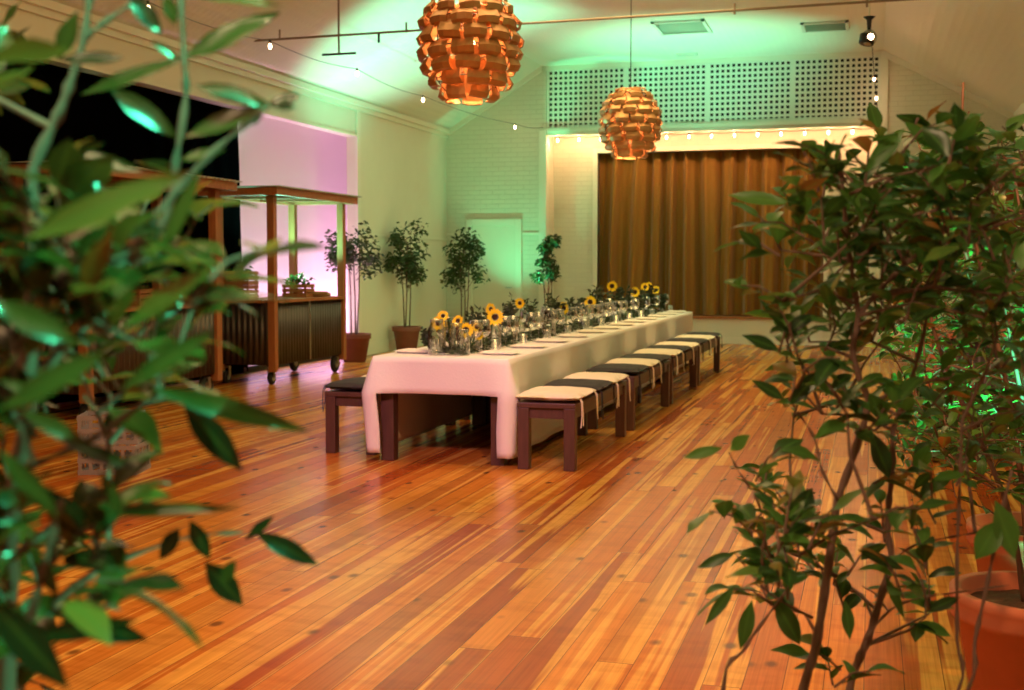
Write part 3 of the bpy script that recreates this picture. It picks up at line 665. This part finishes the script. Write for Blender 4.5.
fl = [(438, 323, 8.75, .055, 'orange sunflower at the very left of the near-end flowers'), (443, 316, 8.9, .045, 'small orange sunflower tucked behind the leftmost flower'), (458, 321, 8.85, .05, 'sunflower turned sideways above the near vases'),
      (466, 330, 8.75, .058, 'low sunflower with dark centre facing the camera in the near cluster'), (477, 327, 8.95, .045, 'sunflower seen edge-on right of the low near sunflower'), (479, 335, 8.9, .04, 'lowest small sunflower hanging over the right near vase'),
      (491, 309, 9.3, .05, 'sunflower peeking from behind the largest sunflower'), (495, 317, 9.1, .068, 'largest sunflower, facing the camera with a round dark centre'), (520, 303, 10.2, .055, 'pale sunflower high among green sprigs before the door'),
      (564, 308, 12.2, .075, 'sunflower left of the brick panel, middle of the table'), (590, 302, 13.2, .08, 'sunflower just left of the curtain edge'), (612, 286, 14.4, .075, 'high sunflower in front of the left part of the gold curtain'),
      (635, 292, 15.2, .075, 'sunflower in front of the gold curtain, second from its left edge'), (645, 287, 15.9, .065, 'small sunflower towards the stage end of the table'), (656, 290, 16.4, .07, 'last sunflower at the stage end of the table'), (649, 285, 16.2, .045, 'tiny yellow flower highest at the stage end')]
for k, (x, y, Y, R, lab) in enumerate(fl):
    p = Yf(x, y, Y); f = Vector((-p.x, -p.y, .3)).normalized() + Vector((random.uniform(-.7, .7), random.uniform(-.3, .3), random.uniform(-.2, .4))) * (1.1 if R not in (.058, .068) else .15)
    sunflower(p, f, R * (1.0 if Y < 9.5 else .9), lab)
# green sprigs standing in the vases
def sprig(base, top, n, L, label, seed, spread=.06, red=False):
    random.seed(seed); base = Vector(base); top = Vector(top); t = empty('foliage_sprig', base); tag(t, label, 'foliage', 'sprigs in the centrepieces'); sb = MB(); mb = MB()
    for s in range(5):
        q = (top - base) * random.uniform(.7, 1.05) + Vector((random.uniform(-1, 1), random.uniform(-1, 1), 0)) * spread
        sb.tube([(0, 0, 0), q * .5 + Vector((0, 0, .01)), q], [.003, .0025, .001], 5, False)
        for k in range(n):
            u = .25 + .75 * k / n; leaf(mb, q * u, rdir(-.1, .9), rdir(-1, 1), L * random.uniform(.7, 1.2), L * .45, .1, .2, random.uniform(.1, .7) if not red else random.uniform(.6, 1), PROF_LO)
    sb.build('stems', 'stem', t); mb.build('leaves', 'ever', t, True)
sp = [(425, 345, 330, 8.7), (449, 345, 318, 9.0), (470, 340, 306, 9.3), (484, 338, 312, 9.4), (505, 330, 296, 9.9), (512, 330, 300, 10.3), (530, 326, 298, 10.8), (551, 325, 292, 11.9), (556, 322, 296, 12.2), (575, 318, 300, 12.9), (596, 314, 287, 13.6), (604, 312, 285, 14.0), (618, 308, 283, 14.5), (626, 306, 286, 14.9), (640, 303, 288, 15.6), (652, 300, 286, 16.2), (662, 300, 294, 16.8)]
for k, (x, yb, yt, Y) in enumerate(sp):
    p = Yf(x, yt, Y); bz = TT + .03
    where = ['near-end vases', 'flowers before the door', 'middle of the table', 'left of the curtain edge', 'stage end'][min(4, k // 4)]
    sprig((max(CXM - .2, min(CXM + .2, p.x)), Y, bz), p, 20, .055 if k < 8 else .075, f'dark green leafy sprig rising from the centrepiece, {where}, {["leftmost","second","third","rightmost"][k % 4]} there', 100 + k, .07, k in (5, 11))

# ------------------------------------------------------------------ market carts
def corrugated(L, H, pitch=.076, amp=.009, th=.002):   # in local x (length) / z (height)
    n = int(L / pitch * 6); mb = MB()
    for s in (0, th):
        for z in (0, H):
            for i in range(n + 1): x = L * i / n; mb.v.append((x, amp * math.sin(2 * PI * x / pitch) + s, z))
    k = n + 1
    for i in range(n): mb.f += [(i, i + 1, k + i + 1, k + i), (2 * k + i + 1, 2 * k + i, 3 * k + i, 3 * k + i + 1), (k + i, k + i + 1, 3 * k + i + 1, 3 * k + i), (i + 1, i, 2 * k + i, 2 * k + i + 1)]
    return mb
def make_cart(L=2.1, Wd=.80):
    t = empty('market_cart'); z0, z1, zt = .24, .98, 2.25
    for (x, y) in ((-Wd, 0), (-.09, 0), (-Wd, L - .09), (-.09, L - .09)): MB().box((x, y, .16), (x + .09, y + .09, zt), .004).build('post', 'timber', t)
    o = corrugated(Wd - .18, z1 - z0).build('side_panel', 'tin', t, True); o.location = (-Wd + .09, .03, z0)
    o = corrugated(Wd - .18, z1 - z0).build('side_panel', 'tin', t, True); o.location = (-Wd + .09, L - .04, z0)
    for x in (-.03, -Wd + .02):
        o = corrugated(L - .18, z1 - z0).build('side_panel', 'tin', t, True); o.rotation_euler = (0, 0, PI / 2); o.location = (x, .09, z0)
    MB().box((-Wd + .06, .08, z0 - .01), (-.06, L - .08, z0 + .03)).build('base_board', 'wood_dark', t)
    MB().box((-.022, L * .47, z0), (-.014, L * .47 + .035, z1)).build('joint_strip', 'steel', t)
    mb = MB(); 
    for k in range(5): x = -Wd - .02 + k * (Wd + .04) / 5; mb.box((x + .003, .09 if k in (0, 4) else -.03, z1), (x + (Wd + .04) / 5 - .003, L - .09 if k in (0, 4) else L + .03, z1 + .035))
    mb.build('counter', 'timber', t)
    MB().box((-Wd - .12, -.14, zt), (.12, -.10, zt + .09), .003).box((-Wd - .12, L + .10, zt), (.12, L + .14, zt + .09), .003).box((.08, -.10, zt), (.12, L + .10, zt + .09), .003).box((-Wd - .12, -.10, zt), (-Wd - .08, L + .10, zt + .09), .003).build('roof_frame', 'timber', t)
    for k in range(4): y = .02 + k * (L - .09) / 3; MB().box((-Wd - .08, y, zt + .001), (.08, y + .045, zt + .07)).build('rafter', 'timber', t)
    rs = corrugated(L + .34, Wd + .34); rs.v = [(-Wd - .17 + z, x - .17, zt + .10 + y) for x, y, z in rs.v]; rs.build('roof_sheet', 'tin_roof', t, True)
    for (x, y, r) in ((-.10, .10, .075), (-Wd + .10, .10, .075), (-.10, L - .16, .115), (-Wd + .10, L - .16, .115)):
        wmb = MB(); n = 18
        wv = [(.018, r * .45), (.026, r * .5), (.024, r * .92), (.012, r), (-.012, r), (-.024, r * .92), (-.026, r * .5), (-.018, r * .45)]
        for (a, rr) in wv:
            for k in range(n): q = 2 * PI * k / n; wmb.v.append((x + a, y + rr * math.cos(q), r + rr * math.sin(q)))
        for i in range(len(wv)):
            for k in range(n): wmb.f.append((i * n + k, i * n + (k + 1) % n, ((i + 1) % len(wv)) * n + (k + 1) % n, ((i + 1) % len(wv)) * n + k))
        wo = wmb.build('wheel', 'tyre', t, True)
        hb = MB(); hb.tube([(x - .03, y, r), (x + .03, y, r)], r * .46, 14); hb.build('wheel_hub', 'steel', wo)
        MB().box((x - .045, y - .02, r), (x - .033, y + .02, .21)).box((x + .033, y - .02, r), (x + .045, y + .02, .21)).box((x - .045, y - .03, .19), (x + .045, y + .03, .21)).build('wheel_fork', 'steel', wo)
    return t
cart = make_cart(); cart.location = (-6.80, 13.38, 0); tag(cart, 'timber and corrugated iron market cart before the pink backdrop', 'cart', 'market carts')
c2 = copy_tree(cart); c2.location = (-6.88, 9.80, 0); c2.scale = (1, 1.18, 1.0); tag(c2, 'timber and corrugated iron market cart before the black drape, half hidden by leaves', 'cart', 'market carts')
c3 = copy_tree(cart); c3.location = (1.15 + .02, 9.35, 0); c3.scale = (1, 1, .925); tag(c3, 'corrugated iron market cart at the right, hidden behind the dense potted trees', 'cart', 'market carts')
def wooden_crate(w, d, h):
    t = empty('wooden_crate'); mb = MB()
    for k in range(3):
        z = .01 + k * h / 3
        mb.box((-w / 2, -d / 2, z), (w / 2, -d / 2 + .012, z + h / 3 - .015)).box((-w / 2, d / 2 - .012, z), (w / 2, d / 2, z + h / 3 - .015))
        mb.box((-w / 2, -d / 2 + .012, z), (-w / 2 + .012, d / 2 - .012, z + h / 3 - .015)).box((w / 2 - .012, -d / 2 + .012, z), (w / 2, d / 2 - .012, z + h / 3 - .015))
    mb.box((-w / 2, -d / 2, 0), (w / 2, d / 2, .01)); mb.build('slats', 'timber', t)
    for x in (-1, 1):
        for y in (-1, 1): MB().box((x * (w / 2 - .012), y * (d / 2 - .012), 0), (x * (w / 2 - .036), y * (d / 2 - .036), h)).build('corner_post', 'timber', t)
    return t
CT = 1.017
wc = wooden_crate(.34, .26, .17)
cr = [((-7.42, 13.72, CT), 'wooden crate on the right-hand cart, lower of the left stack'), ((-7.42, 13.72, CT + .171), 'wooden crate on the right-hand cart, upper of the left stack'), ((-7.15, 14.75, CT), 'wooden crate of greens near the far end of the right-hand cart'),
      ((-7.2, 10.3, CT), 'wooden crate on the left-hand cart near its front corner post'), ((-7.3, 11.2, CT), 'wooden crate in the middle of the left-hand cart counter')]
for k, (l, lab) in enumerate(cr):
    o = wc if k == 0 else copy_tree(wc); o.location = l; tag(o, lab, 'crate', 'wooden crates on the carts')
def herb(loc, label, h=.16, n=150, seed=1, R=.16, L=.06):
    random.seed(seed); t = empty('herb_plant', loc); tag(t, label, 'plant'); sb = MB(); mb = MB()
    MB().lathe([(.001, 0), (.05, 0), (.065, .09), (.06, .09), (.001, .08)], n=16).build('pot', 'tc', t, True)
    for k in range(9):
        q = Vector((random.uniform(-R, R), random.uniform(-R, R), .09 + random.uniform(.4, 1) * h)); sb.tube([(0, 0, .08), q * .5 + Vector((0, 0, .05)), q], .002, 5)
        for i in range(n // 9): leaf(mb, q * random.uniform(.5, 1) + Vector((0, 0, .02)), rdir(), rdir(), L * random.uniform(.7, 1.2), L * .45, .2, .2, None, PROF_LO)
    sb.build('stems', 'stem', t); mb.build('leaves', 'leaf_s', t, True)
herb((-7.15, 14.75, CT + .012), 'leafy green plant in the crate at the far end of the right-hand cart', .24, 160, 3)
herb((-7.42, 13.72, CT + .183), 'small leafy plant on top of the crate stack on the right-hand cart', .12, 90, 4, .10)
herb((-7.3, 11.2, CT + .012), 'leafy plant in the middle crate on the left-hand cart', .2, 120, 5)
o = MB().lathe([(.001, 0), (.10, .0), (.15, .05), (.155, .07), (.145, .07), (.095, .012), (.001, .012)], (-6.99, 14.95, CT), 20).build('straw_basket', 'bread', smooth=True); tag(o, 'shallow straw basket on the counter beside the far post of the right-hand cart', 'basket')
o = MB().lathe([(.001, .015), (.03, .004), (.055, .03), (.062, .06), (.05, .10), (.02, .112), (.001, .10)], (-7.0, 10.42, CT), 18).build('red_jar', 'red', smooth=True); tag(o, 'round red jar on the left-hand cart counter', 'jar')
o = MB().box((-7.05, 15.05, CT), (-6.93, 15.3, CT + .05), .02).build('bread_loaf', 'bread', smooth=True); tag(o, 'small loaf on the counter end of the right-hand cart', 'bread')

# plastic crates on the floor at the left
def plastic_crate():
    t = empty('plastic_crate'); mb = MB(); w, d, h = .40, .32, .20
    for z in (0, .08, h - .03): 
        mb.box((-w / 2, -d / 2, z), (w / 2, -d / 2 + .012, z + .03)).box((-w / 2, d / 2 - .012, z), (w / 2, d / 2, z + .03)).box((-w / 2, -d / 2 + .012, z), (-w / 2 + .012, d / 2 - .012, z + .03)).box((w / 2 - .012, -d / 2 + .012, z), (w / 2, d / 2 - .012, z + .03))
    for k in range(6):
        x = -w / 2 + .004 + k * (w - .03) / 5; mb.box((x, -d / 2 + .002, .02), (x + .022, -d / 2 + .010, h - .02)).box((x, d / 2 - .010, .02), (x + .022, d / 2 - .002, h - .02))
    for k in range(5):
        y = -d / 2 + .012 + k * (d - .046) / 4; mb.box((-w / 2 + .002, y, .02), (-w / 2 + .010, y + .022, h - .02)).box((w / 2 - .010, y, .02), (w / 2 - .002, y + .022, h - .02))
    for k in range(7): x = -w / 2 + .012 + k * (w - .046) / 6; mb.box((x, -d / 2 + .012, 0), (x + .022, d / 2 - .012, .008))
    mb.build('crate_body', 'crate', t); return t
c = plastic_crate(); c.location = (-5.02, 7.45, 0); c.rotation_euler = (0, 0, .25); tag(c, 'grey lattice plastic crate on the floor at the left, lower of two', 'crate', 'grey plastic crates')
c = copy_tree(c); c.location = (-5.05, 7.47, .202); c.rotation_euler = (0, 0, .40); tag(c, 'grey lattice plastic crate at the left, upper of two', 'crate', 'grey plastic crates')

# ------------------------------------------------------------------ potted trees along the far left
def standard_tree(loc, r, h, zc, rx, rz, n, label, seed, blobs=None, L=.085, cat='tree', xmin=-9):
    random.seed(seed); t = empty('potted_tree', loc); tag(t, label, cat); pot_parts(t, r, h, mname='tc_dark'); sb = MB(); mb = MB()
    for k in range(3):
        a = k * 2.1 + seed; b = Vector((.05 * math.cos(a), .05 * math.sin(a), h - .04)); e = Vector((.09 * math.cos(a + .4), .09 * math.sin(a + .4), zc - rz * .3))
        sb.tube([b, b.lerp(e, .5) + Vector((.01, 0, 0)), e, e + Vector((0, 0, rz * .9))], [.012, .010, .008, .003], 7)
    bl = blobs or [(random.uniform(-.55, .55) * rx, random.uniform(-.55, .55) * rx, zc + random.uniform(-.75, .8) * rz, random.uniform(.34, .55) * rx) for _ in range(13)]
    for (x, y, z, rr) in bl:
        c = Vector((x, y, z)); root = Vector((x * .12, y * .12, max(h + .3, z - .35 * rz - .1)))
        sb.tube([root, root.lerp(c, .5) + Vector((0, 0, .03)), c], [.006, .004, .002], 5)
        for k in range(n // len(bl)):
            p = c + rdir(-1, 1) * rr * random.uniform(.3, 1.05); p.x = max(p.x, xmin); leaf(mb, p, rdir(-.7, .6), rdir(-.2, 1), L * random.uniform(.7, 1.25), L * .48, .25, .2, random.random() * .9, PROF_LO)
    sb.build('trunk', 'bark', t, True); mb.build('foliage', 'leaf_s', t, True); return t
standard_tree((-7.36, 17.05, 0), .24, .42, 1.62, .46, .30, 800, 'potted tree behind the right-hand cart, before the pink backdrop', 31, xmin=-.30)
standard_tree((-7.40, 19.3, 0), .235, .42, 1.60, .46, .52, 1100, 'potted tree against the cream left wall, its terracotta pot fully visible', 32, xmin=-.20)
standard_tree((-6.92, 20.9, 0), .22, .40, 1.52, .48, .50, 1100, 'potted tree with a round crown in front of the white door', 33)
standard_tree((-5.50, 21.3, 0), .22, .40, 1.45, .28, .60, 900, 'slim potted tree lit green between the door and the brick alcove', 34)
# ------------------------------------------------------------------ foreground trees
def tree_from(name, label, pot, stems, hero, fill, lm, Lr, seed, cat='tree', nfill=0, drange=(1.8, 2.3), young=.12, clump=5, rk=1.0):
    """stems: list of (point list, radius list); hero: explicit leaves; fill: photo polygon boxes with weights"""
    random.seed(seed); base = Vector(pot[0]); t = empty(name, base); tag(t, label, cat)
    pot_parts(t, pot[1], pot[2])
    sb = MB(); mb = MB(); nodes = []
    for pts, r0, r1 in stems:
        pts = [Vector(p) - base for p in pts]; fine = []
        for i in range(len(pts) - 1):
            p0, p1, p2, p3 = pts[max(i - 1, 0)], pts[i], pts[i + 1], pts[min(i + 2, len(pts) - 1)]
            for k in range(4):
                u = k / 4; fine.append(.5 * ((2 * p1) + (p2 - p0) * u + (2 * p0 - 5 * p1 + 4 * p2 - p3) * u * u + (3 * p1 - p0 - 3 * p2 + p3) * u ** 3))
        fine.append(pts[-1]); m_ = len(fine)
        r0 *= rk; r1 *= rk; sb.tube(fine, [r0 + (r1 - r0) * i / (m_ - 1) + .0012 * math.sin(i * 2.3) for i in range(m_)], 8); nodes += fine
    for h in hero: leaf(mb, *( (Vector(h[0]) - base,) + tuple(h[1:])))
    for k in range(nfill):
        (x0, y0, x1, y1) = random.choices([b[:4] for b in fill], [b[4] for b in fill])[0]
        p = at(random.uniform(x0, x1), random.uniform(y0, y1), random.uniform(*drange)) - base
        nb = min(nodes, key=lambda q: (q - p).length + (.25 if q.z > p.z else 0))
        d = (p - nb); l = d.length
        if l > .12:
            mid = nb.lerp(p, .5) + Vector((0, 0, .04 * l)) + rdir() * .02; sb.tube([nb, mid, p], [.0035, .0025, .0016], 5, False); nodes += [mid, p]
            for i in range(2): leaf(mb, mid.lerp(p, random.random()), rdir(-.3, .6), Vector((0, 0, 1)) + rdir(-1, 1) * .6, Lr * random.uniform(.7, 1.1), Lr * .42, .2, .25, random.random() * .8)
        cluster(mb, sb, p, (d.normalized() + rdir() * .8 + Vector((0, 0, .3))), random.randint(clump - 2, clump + 1), Lr, Lr * .42, twig=Lr * 1.1, young=young)
    sb.build('branches', 'bark', t, True); mb.build('foliage', lm, t, True); return t
def S(pts, d): return [at(x, y, d if not isinstance(d, (list, tuple)) else d[i]) for i, (x, y) in enumerate(pts)]
def HL(x0, y0, x1, y1, d, w, tint, tilt=(0, 0, 1), dd=0, droop=0.0):   # a leaf between two photo positions
    a = at(x0, y0, d); b = at(x1, y1, d + dd); L = (b - a).length
    return (a, b - a, Vector(tilt) * .4 - FW, L, w * (.72 if d < .96 else .9 if d < 1.3 else 1) * d / F, droop, .25, tint)

# near right tree (sharp trunks)
_q = at(770, 1010, 2.0); pbase = Vector((_q.x, _q.y, 0))
gA = pbase + Vector((-.03, .0, .42)); gB = pbase + Vector((.08, .05, .42))
stems = [
    ([gA] + S([(803, 690), (815, 650), (825, 590), (832, 540), (838, 500), (852, 460), (868, 406), (860, 380), (853, 350), (858, 316)], 2.0) + S([(850, 260), (845, 215), (842, 180), (838, 150)], 1.98), .0105, .004),
    (S([(858, 316), (880, 290), (905, 265), (925, 250), (975, 232), (1040, 212)], [2.0, 2.0, 2.02, 2.03, 2.06, 2.1]), .006, .003),
    (S([(905, 265), (896, 245), (885, 225), (890, 190), (905, 150), (918, 118)], 2.02), .004, .002),
    (S([(880, 291), (905, 290), (960, 286), (1000, 297), (1030, 310)], [2.0, 2.0, 2.05, 2.1, 2.12]), .0035, .002),
    (S([(868, 406), (885, 396), (905, 388), (935, 380)], [2.0, 2.02, 2.06, 2.1]), .0045, .002),
    ([gB] + S([(848, 700), (858, 662), (868, 639), (880, 600), (891, 561), (888, 533), (889, 500), (893, 470), (893, 430), (905, 400), (920, 350), (930, 300)], 2.1), .010, .004),
    ([gA + Vector((-.04, 0, 0))] + S([(723, 690), (743, 651), (762, 623), (790, 585), (800, 555)], 1.95), .005, .002),
    (S([(813, 618), (790, 606), (768, 592), (750, 572), (735, 553)], 1.97), .003, .0015),
    (S([(768, 592), (762, 560), (765, 530), (757, 500), (738, 470), (729, 452)], [1.97, 1.95, 1.93, 1.92, 1.9, 1.9]), .0028, .0015),
    (S([(838, 500), (822, 470), (815, 440), (800, 415), (790, 400)], 1.99), .003, .0015),
    (S([(891, 561), (915, 545), (945, 538), (975, 533)], 2.1), .003, .0018),
    (S([(865, 640), (890, 610), (920, 598), (960, 592), (1010, 585)], 2.08), .0028, .0014),
    ([gB + Vector((.04, .02, 0))] + S([(955, 700), (957, 640), (957, 560), (960, 480), (962, 420)], 2.0), .0045, .003),
    ([gB + Vector((.06, .04, 0))] + S([(964, 700), (975, 640), (988, 580), (1000, 520), (1012, 470)], 1.9), .0052, .003),
]
hero = [HL(790, 203, 728, 195, 1.95, 16, .84, dd=.02), HL(735, 553, 697, 568, 1.95, 12, .2), HL(722, 448, 683, 458, 1.9, 12, .84), HL(730, 450, 750, 435, 1.9, 14, .84, dd=-.03),
        HL(812, 488, 790, 528, 1.95, 24, .02), HL(735, 585, 705, 625, 1.95, 12, .4), HL(775, 600, 800, 645, 1.95, 22, .35), HL(752, 600, 740, 650, 1.95, 16, .5), HL(845, 600, 850, 640, 2.0, 13, .45),
        HL(858, 550, 905, 570, 2.0, 12, .05), HL(885, 575, 905, 620, 2.0, 10, .5), HL(960, 597, 925, 612, 2.0, 12, .05), HL(785, 400, 752, 380, 1.95, 13, .1), HL(790, 405, 820, 370, 1.95, 16, .05),
        HL(780, 350, 742, 335, 1.95, 14, .05), HL(800, 340, 760, 300, 1.95, 14, .1), HL(905, 122, 935, 150, 1.9, 16, .7), HL(865, 172, 905, 128, 1.9, 18, .7), HL(925, 175, 950, 205, 1.9, 20, .75), HL(912, 215, 935, 280, 1.95, 24, .6),
        HL(935, 110, 958, 130, 1.9, 9, .97), HL(878, 130, 858, 118, 1.9, 7, .97), HL(1000, 520, 975, 560, 1.88, 26, .8), HL(995, 500, 1015, 560, 1.88, 26, .8), HL(890, 480, 870, 430, 2.0, 20, .05)]
fill = [(770, 190, 900, 265, 2.3), (825, 250, 930, 345, 2.6), (745, 470, 800, 570, 1.1), (770, 530, 850, 620, .7), (790, 330, 880, 420, 1.1), (850, 390, 960, 540, 1.0), (890, 150, 1030, 260, 3.4), (930, 250, 1040, 420, 3.0), (820, 650, 880, 700, .3), (880, 540, 930, 620, .3), (755, 300, 800, 400, .5), (840, 175, 900, 240, 1.5)]
tree_from('potted_tree', 'nearest right-hand camellia tree with two bare reddish trunks and glossy leaves', (pbase, .24, .46), stems, hero, fill, 'leaf', .068, 11, nfill=235, drange=(1.8, 2.35), young=.12, rk=.78)

# two bushy potted trees behind it
def bushy(pos, label, fillb, dr, n, seed, lean=0):
    b = Vector(pos); g = b + Vector((0, 0, .40)); random.seed(seed); stems = []
    for k in range(5):
        a = k * 1.3 + seed; e = b + Vector((.28 * math.cos(a) + lean, .28 * math.sin(a), 1.25 + .1 * k)); stems.append(([g + Vector((.04 * math.cos(a), .04 * math.sin(a), 0)), g.lerp(e, .4) + Vector((.02, .02, 0)), e, e + Vector((.05 * math.cos(a * 2), .05, .35))], .011, .003))
    return tree_from('potted_tree', label, (b, .25, .45), stems, [], fillb, 'leaf', .07, seed, nfill=n, drange=dr, young=.06)
bushy((.50, 3.95, 0), 'bushy tree in the terracotta pot at the lower right corner', [(915, 150, 1100, 300, 3), (890, 280, 1100, 450, 3), (940, 430, 1100, 500, 1.3)], (3.3, 4.2), 240, 41, -.05)
bushy((.62, 4.98, 0), 'dense dark tree in the second terracotta pot at the right, behind the corner pot', [(885, 180, 1090, 330, 3), (890, 320, 1090, 470, 3)], (4.5, 5.5), 260, 42, -.05)
bushy((.95, 6.6, 0), 'darker rear tree at the right edge, partly lit mint green', [(915, 260, 1060, 460, 3)], (6.2, 7.2), 170, 43, -.1)

# near left tree (very close, out of focus)
lb = Vector((-.72, .82, 0)); gL = lb + Vector((0, 0, .42))
stems = [
    ([gL] + S([(5, 700), (8, 600), (12, 500), (25, 430), (33, 330), (33, 250), (33, 200), (34, 165), (58, 116), (72, 78), (84, 38), (90, -10)], 1.05), .009, .003),
    (S([(28, 400), (60, 350), (110, 300), (150, 250), (172, 200), (176, 162), (186, 96), (184, 58), (180, -10)], 1.05), .0045, .0025),
    (S([(60, 350), (120, 265), (172, 196), (215, 150), (270, 105)], 1.0), .004, .002),
    (S([(10, 560), (60, 520), (90, 500)], 1.0), .003, .002),
    (S([(8, 640), (90, 575), (160, 545), (200, 535), (245, 532)], 1.15), .003, .0015),
    (S([(20, 470), (90, 440), (150, 400), (185, 392)], .98), .003, .0015),
    (S([(84, 38), (110, 18), (150, -8)], 1.05), .003, .0015),
    (S([(20, 650), (35, 600), (50, 545), (62, 500)], .9), .004, .002),
    (S([(33, 300), (80, 280), (140, 250), (190, 260)], .95), .003, .0015),
]
d1 = 1.0
hero = [HL(150, 388, 310, 432, .93, 34, .6), HL(183, 402, 243, 472, 1.0, 32, .05), HL(85, 512, 240, 508, .95, 20, .6), HL(255, 532, 320, 566, 1.15, 22, .05), HL(205, 562, 243, 606, 1.15, 28, .08),
        HL(180, 528, 160, 560, 1.1, 20, .1), HL(190, 520, 210, 560, 1.1, 20, .1), HL(235, 560, 222, 585, 1.1, 16, .5), HL(245, 540, 275, 515, 1.2, 12, .1), HL(25, 240, 190, 172, .78, 48, .9), HL(110, 88, 178, 138, 1.02, 26, .3), HL(50, 150, 145, 172, 1.02, 20, .35), HL(184, 58, 280, 12, 1.05, 30, .6),
        HL(175, -10, 282, 6, .95, 18, .92), HL(58, 62, 78, 10, 1.0, 24, .5), HL(60, 60, 125, 58, 1.0, 18, .05), HL(130, -5, 162, 34, 1.0, 22, .08), HL(165, -6, 176, 26, 1.0, 16, .6), HL(184, 58, 80, 95, 1.05, 20, .55), HL(180, 60, 150, 40, 1.05, 10, .5),
        HL(270, 105, 195, 85, 1.0, 22, .5), HL(270, 105, 182, 138, 1.0, 24, .6), HL(268, 106, 300, 95, 1.0, 16, .05), HL(270, 105, 297, 108, 1.0, 12, .4), HL(262, 112, 252, 125, 1.0, 10, .5), HL(180, 160, 225, 150, 1.0, 14, .7),
        HL(120, 390, 215, 330, .85, 30, .62), HL(215, 265, 120, 330, .85, 34, .9), HL(200, 170, 160, 260, .9, 24, .8), HL(120, 290, 55, 210, .9, 26, .7), HL(0, 410, 110, 350, .75, 40, .6), HL(-10, 300, 80, 345, .75, 40, .55), HL(0, 380, 40, 395, .8, 14, .6),
        HL(60, 620, 150, 640, .95, 34, .03), HL(-10, 600, 70, 690, .8, 50, .02), HL(140, 620, 20, 640, .9, 30, .05), HL(100, 470, 125, 520, .9, 20, .6), HL(60, 440, 140, 470, .9, 22, .1), HL(20, 410, 90, 445, .85, 24, .6), HL(0, 450, 60, 520, .8, 30, .55), HL(30, 545, 60, 600, .9, 22, .62)]
fill = [(-20, 230, 120, 420, 4), (-30, 400, 50, 690, 3.4), (90, 230, 190, 380, 1.6), (30, 500, 100, 640, 1.2), (-30, 80, 10, 220, .4)]
tree_from('potted_tree', 'very close out-of-focus tree filling the left side, lit mint green', (lb, .24, .46), stems, hero, fill, 'leaf_y', .068, 13, nfill=88, drange=(.85, 1.4), young=.16, clump=5)
